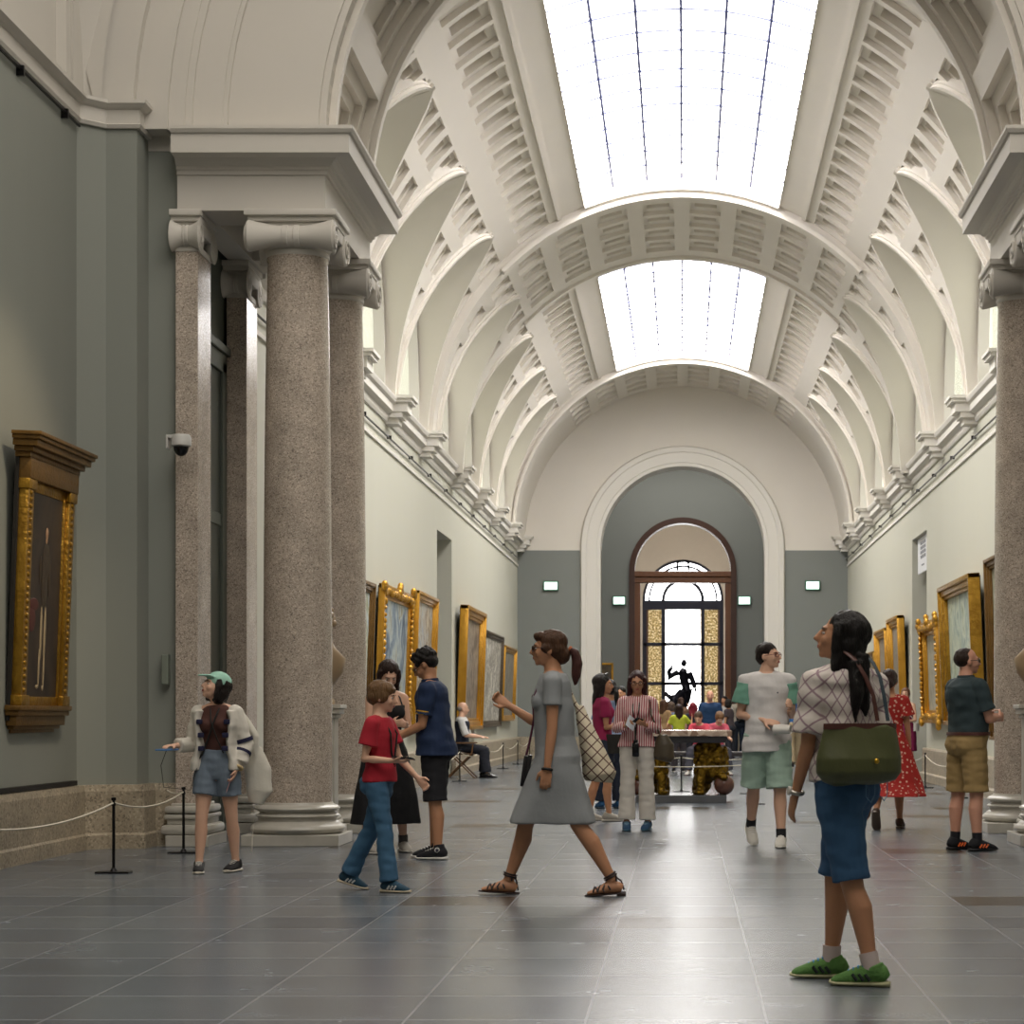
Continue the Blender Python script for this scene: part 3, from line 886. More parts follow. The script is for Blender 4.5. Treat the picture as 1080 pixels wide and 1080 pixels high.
def round_column(x, y, label):
    t = thing('granite_column', label, 'column', (x, y, 0), group=None)
    r = .305
    bm = bmesh.new()
    lathe(bm, [(r*1.0, .37), (r, 1.8), (r*.985, 2.8), (r*.955, 3.8), (r*.915, 4.7), (r*.875, 5.22), (r*.9, 5.235), (r*.9, 5.26)], seg=48)
    link('shaft', bm, M_granite, t, smooth=40)
    bm = bmesh.new(); capital(bm, 0, 0, .40, r*.88); link('capital', bm, M_plaster_h, t, smooth=35)
    bm = bmesh.new(); base_round(bm, 0, 0, r); link('base', bm, M_white_stone, t, smooth=35)
    bm = bmesh.new(); box(bm, -.43, .43, -.40, .40, 0, .10, .006); link('plinth', bm, M_white_stone, t)
def square_pillar(x, y, label):
    sx_ = 1 if x < 0 else -1
    t = thing('granite_pillar', label, 'pillar', (x, y, 0))
    h = .26; hx = .10
    bm = bmesh.new(); box(bm, -hx, hx, -h, h, .36, 5.30, .008); link('shaft', bm, M_granite, t)
    bm = bmesh.new(); capital(bm, .0, 0, .34, h, True); bmesh.ops.transform(bm, matrix=Matrix.Translation((sx_*.0, 0, 0)) @ Matrix.Diagonal((.40, 1, 1, 1)), verts=bm.verts); link('capital', bm, M_plaster_h, t, smooth=35)
    bm = bmesh.new(); base_sq(bm, 0, 0, hx, h); link('base', bm, M_white_stone, t, smooth=35)
    bm = bmesh.new(); box(bm, -hx-.06, hx+.12, -h-.12, h+.12, 0, .10, .006); link('plinth', bm, M_white_stone, t)
YC1, YC2 = 19.22, 21.28
for s, side in ((-1, 'left'), (1, 'right')):
    nm = {-1: 'on the left', 1: 'at the right edge'}[s]
    round_column(s*3.44, YC1, 'tall round granite column with scroll capital, front one of the pair '+nm)
    round_column(s*3.44, YC2, 'round granite column half hidden behind the front column '+nm if s < 0 else 'grey round granite column beside the large pictures at the right edge')
    square_pillar(s*4.37, YC1-.05, 'square granite pillar at the corner of the green wall, security camera at its edge' if s < 0 else 'square granite pillar beside the hall wall on the right, outside the view')
    square_pillar(s*4.37, YC2, 'square granite pillar in shade between the corner pillar and the big round column' if s < 0 else 'square granite pillar behind the corner pillar on the right')
    # wall of the bay between the pillars: dark green with a framed blind door
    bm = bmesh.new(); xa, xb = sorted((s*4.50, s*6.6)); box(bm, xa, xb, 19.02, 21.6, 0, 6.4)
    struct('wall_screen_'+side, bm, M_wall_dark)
    bm = bmesh.new()
    x0 = s*4.50
    for (d, y0, y1, z0, z1) in ((.05, 19.55, 19.72, 0, 4.6), (.05, 20.78, 20.95, 0, 4.6), (.05, 19.55, 20.95, 4.5, 4.68), (.03, 19.72, 20.78, 3.0, 3.12), (.08, 19.5, 21.0, 4.68, 4.76)):
        xa, xb = sorted((x0, x0-s*d)); box(bm, xa, xb, y0, y1, z0, z1, .006)
    dr = struct('door_screen_'+side, bm, mat('door_trim_green', '#565c54', .5, var=.04))
    bm = bmesh.new(); xa, xb = sorted((x0-s*.005, x0-s*.02)); box(bm, xa, xb, 19.72, 20.78, 0, 3.0); box(bm, xa, xb, 19.72, 20.78, 3.12, 4.5)
    link('door_panel', bm, mat('door_panel_green', '#3d443e', .35, var=.05), dr)
    # entablature
    sg = 1
    path = [(s*4.45, Y_SCR0), (s*3.14, Y_SCR0), (s*3.14, Y_SCR1), (s*4.45, Y_SCR1)]
    pr = [(0, 5.63), (0, 5.94), (.02, 5.945), (.02, 5.975), (.045, 5.985), (.045, 6.01), (.07, 6.02), (.09, 6.05), (.12, 6.07), (.25, 6.08), (.25, 6.245), (.27, 6.25), (.29, 6.28), (.29, 6.31), (-.05, 6.31), (-.05, 5.63)]
    pr = [((1 if s < 0 else -1)*o, z) for o, z in pr]
    bm = bmesh.new(); sweep(bm, path, pr)
    xa, xb = sorted((s*3.16, s*4.44)); box(bm, xa, xb, Y_SCR0+.02, Y_SCR1-.02, 6.05, 6.30)
    # soffit beams leave a sunk panel between the columns
    for (a, b, c, d) in ((3.14, 3.74, Y_SCR0, Y_SCR1), (4.2, 4.44, Y_SCR0, Y_SCR1)):
        xa, xb = sorted((s*a, s*b)); box(bm, xa+.001, xb-.001, c+.001, d-.001, 5.632, 6.1)
    xa, xb = sorted((s*3.7, s*4.3)); box(bm, xa, xb, 18.92, 19.50, 5.634, 6.1); box(bm, xa, xb, 21.0, 21.58, 5.634, 6.1)
    struct('trim_entablature_'+side, bm, M_plaster_h)
    # bust on a marble pedestal between the columns
    t = thing('marble_bust', 'marble bust on a tall marble pedestal between the granite columns '+('on the left' if s < 0 else 'at the right edge'), 'sculpture', (s*3.38, 20.25, 0))
    bm = bmesh.new()
    for (h, z0, z1, b) in ((.19, 0, .12, .01), (.165, .12, .17, .02), (.15, .17, .20, .01), (.12, .20, 1.13, .005), (.145, 1.13, 1.17, .015), (.17, 1.17, 1.22, .01), (.19, 1.22, 1.26, .008)): box(bm, -h, h, -h, h, z0, z1, b)
    link('pedestal', bm, M_white_stone, t)
    bm = bmesh.new()
    lathe(bm, [(.10, 1.15), (.10, 1.18), (.05, 1.21), (.045, 1.27), (.09, 1.31)], 0, 0, 20)
    tube(bm, [(0, 0, 1.28), (0, 0, 1.36), (0, 0, 1.46), (0, 0, 1.53), (0, .01, 1.60)], [(.09, .07), (.17, .10), (.2, .11), (.11, .08), (.055, .055)], 16, up=(0, 1, 0))
    ellipsoid(bm, (0, .01, 1.72), (.085, .105, .125)); ellipsoid(bm, (0, -.10, 1.70), (.015, .02, .03)); ellipsoid(bm, (0, -.05, 1.63), (.05, .05, .05))
    for k in range(26):
        a = k*2.4; zz = 1.70+.11*(k/26); ellipsoid(bm, (.085*cos(a)*(1-.4*k/26), .02+.1*sin(a)*(1-.4*k/26) if sin(a) > -.3 else .02, zz), (.03, .03, .025), seg=8, rings=6)
    bmesh.ops.transform(bm, matrix=Matrix.Translation((0, 0, 1.26)) @ Matrix.Diagonal((1.05, 1.25, 1.4, 1)) @ Matrix.Translation((0, 0, -1.15)), verts=bm.verts)
    link('bust', bm, mat('tan_marble', '#9b8466', .4, var=.1), t, smooth=60)
# ---------------------------------------------------------------- pictures
def canvas_mat(name, cols, scale=3.0, stretch=(1, 1, .75), seed=0.0, fig=False, rough=.45):
    m = bpy.data.materials.new(name); m.use_nodes = True; nt = m.node_tree; N = nt.nodes; L = nt.links
    b = N['Principled BSDF']; b.inputs['Roughness'].default_value = rough
    tc = N.new('ShaderNodeTexCoord'); mp = N.new('ShaderNodeMapping'); mp.inputs['Scale'].default_value = stretch; mp.inputs['Location'].default_value = (seed, seed*1.7, seed*.6)
    L.new(tc.outputs['Object'], mp.inputs['Vector'])
    n = N.new('ShaderNodeTexNoise'); n.inputs['Scale'].default_value = scale; n.inputs['Detail'].default_value = 9; n.inputs['Distortion'].default_value = 1.2
    L.new(mp.outputs[0], n.inputs['Vector'])
    cr = N.new('ShaderNodeValToRGB'); L.new(n.outputs['Fac'], cr.inputs[0])
    e = cr.color_ramp.elements; k = len(cols)
    e[0].position = .32; e[0].color = lin(cols[0]); e[1].position = .68; e[1].color = lin(cols[-1])
    for i in range(1, k-1): q = e.new(.32+.36*i/(k-1)); q.color = lin(cols[i])
    L.new(cr.outputs[0], b.inputs['Base Color'])
    return m
def picture(s, y0, y1, z0, z1, fw, cols, label, gold=None, th=.10, off=.02, ornate=False, tilt=2.0, seed=0.0, group=None, edge=None):
    """framed canvas on a side wall of the gallery; built in the wall plane, then leaned out a little at the top"""
    gold = gold or M_gold
    t = thing('framed_painting', label, 'painting', (s*(WG-off), (y0+y1)/2, z0), group=group)
    W, H = (y1-y0)/2, z1-z0
    t.rotation_euler = (0, radians(-s*tilt), 0)
    sg = -s
    def bx(bm, d0, d1, ya, yb, za, zb, bev=.006):
        xa, xb = sorted((sg*d0, sg*d1)); box(bm, xa, xb, ya, yb, za, zb, bev)
    bm = bmesh.new()
    for (i0, i1, d) in ((0, fw*.35, th), (fw*.35, fw*.75, th*.72), (fw*.75, fw, th*.5)):
        bx(bm, 0, d, -W+i0, -W+i1, i0, H-i0); bx(bm, 0, d, W-i1, W-i0, i0, H-i0)
        bx(bm, 0, d-.001, -W+i0, W-i0, H-i1, H-i0); bx(bm, 0, d-.001, -W+i0, W-i0, i0, i1)
    if ornate:
        rnd = random.Random(int(seed*7)+3)
        per = []
        st = .085
        k = int(2*W/st)
        for q in range(k+1): per += [(-W+q*2*W/k, fw*.5), (-W+q*2*W/k, H-fw*.5)]
        k = int(H/st)
        for q in range(1, k): per += [(-W+fw*.5, q*H/k), (W-fw*.5, q*H/k)]
        for (y, z) in per:
            ellipsoid(bm, (sg*th*.95, y+rnd.uniform(-.02, .02), z+rnd.uniform(-.02, .02)), (.035, rnd.uniform(.03, .06), rnd.uniform(.03, .06)), seg=8, rings=5)
        for (y, z) in ((-W, 0), (W, 0), (-W, H), (W, H), (0, H)):
            for q in range(5): ellipsoid(bm, (sg*th, y+rnd.uniform(-.07, .07), z+rnd.uniform(-.07, .07)), (.05, .06, .06), seg=8, rings=5)
    link('frame', bm, gold, t, smooth=35)
    bm = bmesh.new(); bx(bm, .0, .03, -W+fw*.9, W-fw*.9, fw*.9, H-fw*.9, .001)
    link('canvas', bm, canvas_mat('canvas_paint', cols, seed=seed+5), t)
    bm = bmesh.new(); bx(bm, -.015, .005, -W+.03, W-.03, .03, H-.03, .001)
    link('backing', bm, M_dark, t)
    return t
M_gold_brown = mat('dull_brown_gold', '#8d6a34', .4, metal=.5, color2='#5d4320', pscale=8, sharp=.1, bump=.3)
M_darkframe = mat('dark_walnut_frame', '#4a3d2c', .4, metal=.1, var=.2)
picture(-1, 26.8, 29.2, 1.2, 2.95, .14, ('#9fb0b8', '#c3cac6', '#8d9274', '#d5d2bd'), 'pale landscape in a brown gold frame, cut off by the left granite column', M_gold_brown, seed=1)
picture(-1, 30.1, 33.3, 1.15, 3.02, .20, ('#33465c', '#6d8091', '#a9b2ae', '#7d7350'), 'blue grey painting in a heavily carved dark and gold frame, above the bowed couple', M_gold_bright, th=.09, ornate=True, seed=2)
picture(-1, 33.7, 36.4, .95, 3.13, .15, ('#8c97a6', '#b9b6ac', '#7e6a50', '#d2c9b4'), 'pale sky painting in a smooth yellow gold frame, just before the left side doorway', M_gold_bright, th=.12, seed=3)
picture(-1, 40.9, 44.7, .86, 3.27, .22, ('#4d453d', '#76695c', '#9a8b78', '#5e5a55'), 'largest gold framed brown painting on the left wall, hanging behind the seated guard', M_gold_bright, th=.16, seed=4)
picture(-1, 45.0, 50.0, .88, 2.97, .14, ('#3a3833', '#b9b4a6', '#6a645a', '#dcd8cc', '#45423c'), 'painting with white patches in a dark wooden frame on the left wall', M_darkframe, th=.09, seed=5)
picture(-1, 50.4, 53.9, 1.0, 2.80, .14, ('#5a5650', '#7f7a70', '#96917f'), 'small gold framed grey painting furthest along the left wall', M_gold_bright, th=.10, seed=6)
picture(1, 27.3, 29.1, .82, 3.27, .13, ('#5b5a4c', '#8b8a72', '#6b6552'), 'brown framed painting cut off by the granite column at the right edge', M_gold_brown, seed=7, th=.13)
picture(1, 30.3, 34.0, 1.0, 3.18, .20, ('#6d7c74', '#93a298', '#bcc2ae', '#7f8a70'), 'large pale green landscape in a wide gold frame above the man in the dark polo', M_gold, th=.17, seed=8, tilt=2.5)
picture(1, 34.7, 37.2, 1.02, 2.74, .22, ('#8c8a7d', '#a9a798', '#77756a'), 'grey painting in a carved bright gold frame, just before the right side doorway', M_gold_bright, th=.15, ornate=True, seed=9)
picture(1, 40.9, 43.1, .86, 3.07, .18, ('#6f6a62', '#8d877d', '#7c6f63'), 'tall gold framed painting just past the right side doorway', M_gold_bright, th=.14, seed=10)
picture(1, 43.6, 46.0, .86, 2.94, .17, ('#6b655e', '#8f8578', '#70685e'), 'tall gold framed painting second past the right side doorway, slightly lower than its neighbour', M_gold_bright, th=.14, seed=11)
picture(1, 46.6, 48.6, 1.2, 2.55, .14, ('#5b5446', '#7d7460', '#4f4a3e'), 'smaller gold framed painting furthest along the right wall', M_gold, th=.12, seed=12)

# tabernacle framed portrait in the near hall
t = thing('framed_portrait', 'tall dark portrait in a gold frame with a cornice, on the near left wall', 'painting', (-WN, 17.12, 1.02))
W = .68; HH = 2.33
DSC = .5
t.rotation_euler = (0, radians(2.2), 0)
def bxp(bm, d0, d1, ya, yb, za, zb, bev=.006): box(bm, d0*DSC, d1*DSC, ya, yb, za, zb, bev)
bm = bmesh.new()
for sy in (-1, 1):
    ya, yb = sorted((sy*W*.93, sy*W*.70)); bxp(bm, .02, .20, ya, yb, .22, 1.98)
    ya, yb = sorted((sy*W*.96, sy*W*.66)); bxp(bm, .02, .23, ya, yb, .22, .30); bxp(bm, .02, .23, ya, yb, 1.90, 1.98)
    ya, yb = sorted((sy*W*.70, sy*W*.62)); bxp(bm, .02, .15, ya, yb, .24, 1.96)
    for k in range(30):
        z = .34+k*.053; ellipsoid(bm, (.10, sy*W*.815, z), (.014, .035, .022), seg=8, rings=5)
bxp(bm, .02, .14, -W*.7, W*.7, .22, .29); bxp(bm, .02, .14, -W*.7, W*.7, 1.90, 1.98)
link('frame', bm, M_gold, t, smooth=35)
DSC = .8
bm = bmesh.new()
bxp(bm, .02, .15, -W*.96, W*.96, 1.98, 2.14)
for k in range(16): ellipsoid(bm, (.11, -W*.9+k*W*1.8/15, 2.06), (.012, .03, .035), seg=8, rings=5)
for (o, z0, z1) in ((.03, 2.14, 2.18), (.07, 2.18, 2.22), (.12, 2.22, 2.27), (.15, 2.27, 2.30), (.17, 2.30, 2.33)): bxp(bm, .0, .12+o, -W*.96-o*.8, W*.96+o*.8, z0, z1, .005)
link('cornice', bm, M_gold_brown, t, smooth=35)
bm = bmesh.new()
for (o, z0, z1) in ((.05, .18, .22), (.03, .14, .18), (0, .06, .14), (-.04, .03, .06), (-.08, 0, .03)): bxp(bm, .0, .10+o, -W*.96-o, W*.96+o, z0, z1, .006)
link('ledge', bm, M_gold_brown, t, smooth=35)
bm = bmesh.new(); DSC = 1.0
bxp(bm, .03, .06, -W*.64, W*.64, .26, 1.93, .001)
link('canvas', bm, canvas_mat('dark_canvas', ('#1c1510', '#2a2019', '#3a2c22', '#221a16'), seed=3, stretch=(1, 1, .5)), t)
# vague standing figure of the portrait: paint layers a few millimetres thick on the canvas
def smear(name, pts, col, x=.062):
    bm = bmesh.new()
    for (y, z, ry, rz_) in pts: ellipsoid(bm, (x, y, z), (.006, ry, rz_), seg=12, rings=8)
    return link(name, bm, mat('paint_'+col.strip('#'), col, .5, var=.25, vscale=20), t, smooth=60)
smear('painted_head', [(.02, 1.60, .035, .05), (.015, 1.545, .02, .03)], '#a98568')
smear('painted_coat', [(.02, 1.36, .10, .17), (.0, 1.16, .085, .16), (-.12, 1.30, .03, .12), (.12, 1.25, .03, .16)], '#3c3022')
smear('painted_leg', [(-.05, .80, .028, .22), (-.075, .52, .02, .16), (-.11, .37, .035, .018)], '#a39172')
smear('painted_leg', [(.05, .80, .028, .22), (.055, .52, .02, .17), (.04, .36, .02, .022)], '#a39172')
smear('painted_drapery', [(-.25, 1.02, .12, .05), (-.3, .9, .1, .1)], '#4f2019')
bm = bmesh.new(); bxp(bm, -.0, .03, -W*.98, W*.98, .1, 2.2, .001); link('backing', bm, M_dark, t)
bpy.context.view_layer.update()
# warm picture lamp high on a bracket, aimed at the portrait
ld = bpy.data.lights.new('picture_spot', 'SPOT'); ld.energy = 420; ld.color = (1, .80, .55); ld.spot_size = radians(34); ld.spot_blend = .9; ld.shadow_soft_size = .08
lo = bpy.data.objects.new('picture_spot', ld); COL.objects.link(lo); lo.location = (-2.2, 14.5, 6.6)
lo.rotation_euler = (Vector((-5.2, 16.9, 2.6))-lo.location).to_track_quat('-Z', 'Y').to_euler()

# ---------------------------------------------------------------- signs and small fittings
for (px, py, Y, w, h, lab) in ((581, 618, Y_END-.02, .17, .10, 'small lit green exit sign on the end wall left of the tall arch'),
                               (857, 617.5, Y_END-.02, .17, .10, 'small lit green exit sign on the end wall right of the tall arch'),
                               (653, 633.5, Y_DOOR-.02, .17, .11, 'small lit green exit sign left of the wooden doorway'),
                               (785, 633.5, Y_DOOR-.02, .17, .11, 'small lit green exit sign right of the wooden doorway')):
    X = CAM[0]+(px-PX0)*Y/F; Z = CAM[2]+(PY0-py)*Y/F
    t = thing('exit_sign', lab, 'sign', (X, Y, Z))
    bm = bmesh.new(); box(bm, -w-.03, w+.03, -.06, 0.02, -h-.03, h+.03, .01); link('housing', bm, mat('sign_green', '#1f5a42', .5), t)
    bm = bmesh.new(); box(bm, -w, w, -.07, -.055, -h, h, .004); link('lit_panel', bm, mat('sign_lit', '#e6fff0', .5, emit='#dcfff0', estr=1.1), t)
t = thing('hanging_sign', 'white hanging sign with grey square in the top of the right side doorway', 'sign', (4.44, 39.2, 3.78))
bm = bmesh.new(); box(bm, -.012, .012, -.85, .85, 0, .66, .003); link('board', bm, mat('sign_white', '#e2e3e6', .6), t)
bm = bmesh.new(); 
for r_ in range(4):
    for c_ in range(3): box(bm, -.016, -.011, -.45+c_*.3, -.22+c_*.3, .26+r_*.085, .32+r_*.085)
link('grey_square', bm, mat('sign_grey', '#7d7f86', .6), t)
bm = bmesh.new(); box(bm, -.016, -.011, -.2, .2, .12, .15); link('text_line', bm, mat('sign_grey', '#7d7f86', .6), t)
# security camera dome
Yc = 18.62
t = thing('security_camera', 'white dome security camera on a bracket at the corner of the green wall', 'camera', (CAM[0]+(191-PX0)*Yc/F, Yc, CAM[2]+(PY0-470)*Yc/F))
bm = bmesh.new(); box(bm, -.115, -.05, -.05, .05, .06, .09, .008); box(bm, -.12, -.105, -.06, .06, -.03, .09, .005); link('bracket', bm, mat('camera_white', '#c9c7c2', .4), t)
bm = bmesh.new(); lathe(bm, [(.02, .10), (.075, .095), (.088, .07), (.088, .0), (.075, -.01)], seg=24); link('housing', bm, mat('camera_white', '#c9c7c2', .4), t, smooth=40)
bm = bmesh.new(); ellipsoid(bm, (0, 0, -.01), (.066, .066, .085)); link('dome', bm, mat('smoked_glass', '#0c0d12', .08), t, smooth=60)
t = thing('wall_plate', 'small grey green panel on the wall edge beside the granite pillar', 'panel', (CAM[0]+(175-PX0)*18.95/F, 18.93, CAM[2]+(PY0-722)*18.95/F))
bm = bmesh.new(); box(bm, -.03, .03, -.03, .06, 0, .27, .008); link('cover', bm, mat('plate_green', '#7c8378', .5), t)
t = thing('info_panel', 'cream information panel on the end wall behind the walking woman', 'panel', (-3.55, Y_END-.01, .75))
bm = bmesh.new(); box(bm, -.25, .25, -.02, .01, 0, 1.30, .005); link('board', bm, mat('panel_cream', '#cfc9b8', .7), t)
t = thing('framed_painting', 'tiny dark picture in a gold frame beside the far doorway', 'painting', (-2.33, Y_DOOR-.02, 2.1))
bm = bmesh.new()
for b_ in ((-.25, -.19, 0, .6), (.19, .25, 0, .6), (-.25, .25, 0, .06), (-.25, .25, .54, .6)): box(bm, b_[0], b_[1], -.05, .01, b_[2], b_[3], .005)
link('frame', bm, M_gold_bright, t)
bm = bmesh.new(); box(bm, -.2, .2, -.02, 0, .05, .55); link('canvas', bm, canvas_mat('small_canvas', ('#3c3022', '#6a5a40'), seed=2), t)

# ---------------------------------------------------------------- low rope barriers
M_rope = mat('white_cord', '#c9c2b0', .8)
def post(x, y, label):
    t = thing('barrier_post', label, 'barrier post', (x, y, 0), group='low black barrier posts')
    bm = bmesh.new(); box(bm, -.125, .125, -.06, .06, 0, .014, .005); lathe(bm, [(.03, .014), (.022, .03), (.012, .04)], seg=12); link('base', bm, M_black, t)
    bm = bmesh.new(); lathe(bm, [(.0115, .03), (.0115, .50)], seg=12); link('pole', bm, M_black, t, smooth=40)
    bm = bmesh.new(); lathe(bm, [(.016, .495), (.018, .51), (.010, .52), (.010, .53), (.019, .54), (.017, .556), (.0, .56)], seg=12); link('knob', bm, M_black, t, smooth=50)
def rope(a, b, label, sag=.09, z=.515, n=12):
    u = Vector((b[0]-a[0], b[1]-a[1])); L_ = u.length; u /= L_
    a = (a[0]+u.x*.022, a[1]+u.y*.022); b = (b[0]-u.x*.022, b[1]-u.y*.022)
    bm = bmesh.new(); pts = []
    for k in range(n+1):
        f = k/n; pts.append((a[0]+(b[0]-a[0])*f, a[1]+(b[1]-a[1])*f, z-sag*4*f*(1-f)))
    tube(bm, pts, .007, 6)
    return tag(link('barrier_rope', bm, M_rope, smooth=60), label, 'rope')
def line(ps, labs, ropelabs, sag=.09):
    for p, l in zip(ps, labs): post(p[0], p[1], l)
    for i, (a, b) in enumerate(zip(ps[:-1], ps[1:])): rope(a, b, ropelabs[i], sag)
near = [(-4.15, 12.3), (-4.15, 15.67), (-4.16, 17.9)]
post(*near[1], 'low black barrier post in front of the portrait, nearest on the left'); post(*near[2], 'low black barrier post at the legs of the woman in the mint cap')
rope(near[0], near[1], 'white cord running from the nearest left barrier post to the left picture edge', .08); rope(near[1], near[2], 'white cord sagging between the two barrier posts on the near left', .07)
rope(near[2], (-4.40, 18.3), 'short white cord from the second left barrier post to the pillar', .02)
lp = [(-3.85, 33.0), (-3.84, 36.9), (-3.83, 41.6), (-3.82, 45.5), (-3.82, 49.5), (-3.82, 53.3)]
line(lp, ['low black barrier post on the left behind the bowed couple', 'low black barrier post in front of the seated guard', 'low black barrier post just past the seated guard', 'low black barrier post below the painting with white patches', 'low black barrier post under the end of the dark framed painting', 'furthest low black barrier post along the left wall'],
     ['white cord on the left behind the couple', 'white cord passing in front of the seated guard', 'white cord below the largest left gold frame', 'white cord below the dark framed painting', 'furthest white cord along the left wall'], .12)
rp = [(3.85, 29.6), (3.85, 33.7), (3.85, 37.6), (3.85, 42.0), (3.85, 46.0)]
line(rp, ['low black barrier post on the right hidden behind the man in khaki shorts', 'low black barrier post on the right between the red dress and the khaki shorts', 'low black barrier post on the right before the side doorway', 'low black barrier post on the right past the side doorway', 'furthest low black barrier post along the right wall'],
     ['white cord on the right behind the man in khaki shorts', 'white cord on the right below the carved gold frame', 'white cord across the right side doorway', 'furthest white cord along the right wall'], .12)
tp = [(-.98, 27.6), (.96, 27.6), (.98, 31.2), (0.0, 32.0), (-.98, 31.2)]
line(tp, ['low black barrier post left of the lion table behind the woman in white trousers', 'low black barrier post right of the lion table behind the man in mint shorts', 'low black barrier post at the far right corner of the lion table', 'low black barrier post seen between the golden lions', 'low black barrier post at the far left corner of the lion table'],
     ['thin cord in front of the golden lions', 'thin cord along the right end of the lion table', 'thin cord behind the lion table on the right', 'thin cord behind the lion table on the left'], .03)

# ---------------------------------------------------------------- fused soft shapes
from mathutils import noise as mnoise
TS = bpy.data.scenes.new('workshop')      # holds one shape at a time while it is fused
def fuse(bm, voxel=.01, it=4, disp=None):
    """closed overlapping shapes -> one continuous smooth mesh"""
    bmesh.ops.recalc_face_normals(bm, faces=bm.faces)
    me = bpy.data.meshes.new('tmp'); bm.to_mesh(me); bm.free()
    ob = bpy.data.objects.new('tmp', me); TS.collection.objects.link(ob)
    m = ob.modifiers.new('r', 'REMESH'); m.mode = 'VOXEL'; m.voxel_size = voxel
    if it:
        m2 = ob.modifiers.new('s', 'SMOOTH'); m2.factor = .5; m2.iterations = it
    TS.view_layers[0].update(); dg = TS.view_layers[0].depsgraph
    out = bpy.data.meshes.new_from_object(ob.evaluated_get(dg))
    bpy.data.objects.remove(ob); bpy.data.meshes.remove(me)
    if disp:
        amp, sc = disp
        n = len(out.vertices); co = [0.0]*(3*n); no = [0.0]*(3*n)
        out.vertices.foreach_get('co', co); out.vertices.foreach_get('normal', no)
        for i in range(0, 3*n, 3):
            k = amp*mnoise.noise((co[i]*sc[0], co[i+1]*sc[1], co[i+2]*sc[2]))
            co[i] += no[i]*k; co[i+1] += no[i+1]*k; co[i+2] += no[i+2]*k
        out.vertices.foreach_set('co', co); out.update()
    return out
def obm(name, me, m, parent=None):
    me.materials.clear(); me.materials.append(m); me.name = name; me.shade_smooth()
    o = bpy.data.objects.new(name, me); COL.objects.link(o)
    if parent is not None: o.parent = parent
    return o

# ---------------------------------------------------------------- table carried by golden lions
M_lion = mat('gilded_bronze_lion', '#8f6f1d', .3, metal=.85, color2='#3a2a0c', pscale=14, sharp=.2, bump=.6, bscale=45)
T = thing('stone_table', 'inlaid stone table with dark apron carried by golden lions, in the middle of the gallery', 'table', (0.0, 28.45, 0))
bm = bmesh.new(); box(bm, -.60, .60, -.42, .42, 0, .10, .006); link('base', bm, mat('grey_marble_base', '#5c5d60', .25, var=.15), T)
bm = bmesh.new(); box(bm, -.67, .67, -.48, .48, .875, .955, .012); link('tabletop', bm, mat('inlaid_marble_top', '#cbb9a8', .15, color2='#8d7465', pattern='voronoi', pscale=12, sharp=.2), T)
bm = bmesh.new(); box(bm, -.60, .60, -.42, .42, .79, .874, .004); link('apron', bm, mat('dark_slate', '#34353a', .3), T)
def lion_mesh(sx):
    bm = bmesh.new()
    E = lambda c, r, seg=16: ellipsoid(bm, (sx*c[0], c[1], c[2]), r, seg=seg)
    E((-.04, .08, .40), (.15, .18, .18)); E((-.08, .16, .26), (.13, .12, .16))
    E((.04, -.02, .50), (.21, .15, .20)); E((.03, -.0, .64), (.20, .15, .16)); E((.12, -.02, .42), (.12, .13, .14))
    E((.09, -.12, .60), (.095, .08, .095)); E((.12, -.19, .56), (.06, .05, .05))
    E((.02, -.09, .72), (.035, .02, .035)); E((.16, -.07, .71), (.035, .02, .035))
    for k in range(34):
        a = k*2.399; h = .36+.38*(k/34); E((.04+.20*cos(a), -.02+.13*sin(a), h), (.045, .045, .06), 8)
    tube(bm, [(sx*-.06, -.06, .45), (sx*-.11, -.13, .28), (sx*-.10, -.14, .16), (sx*-.10, -.16, .12)], [.09, .065, .055, .06], 12)
    tube(bm, [(sx*.12, -.06, .42), (sx*.16, -.15, .37), (sx*.18, -.20, .35)], [.08, .06, .055], 12)
    E((-.12, -.19, .135), (.075, .085, .04)); E((.20, -.24, .335), (.06, .06, .035))
    tube(bm, [(sx*-.12, .22, .25), (sx*-.16, .13, .17), (sx*-.15, .10, .13)], [.08, .06, .06], 12); E((-.15, .05, .13), (.06, .09, .035))
    E((.02, 0, .77), (.15, .14, .05))
    return fuse(bm, .011, 2, (.012, (40, 40, 40)))
for sx in (-1, 1):
    lm = lion_mesh(sx)
    for (yy, mir) in ((-.14, 1), (.14, -1)):
        l = obm('lion', lm if mir > 0 else lm.copy(), M_lion, T); l.location = (sx*.36, yy-.02, 0.0); l.scale = (1, mir, 1)
        bm = bmesh.new(); ellipsoid(bm, (sx*.21, -.12, .235), (.135, .135, .135), seg=24, rings=16)
        link('ball', bm, mat('red_brown_marble', '#7a5346', .15, color2='#4c322b', pscale=9, sharp=.2), l, smooth=60)

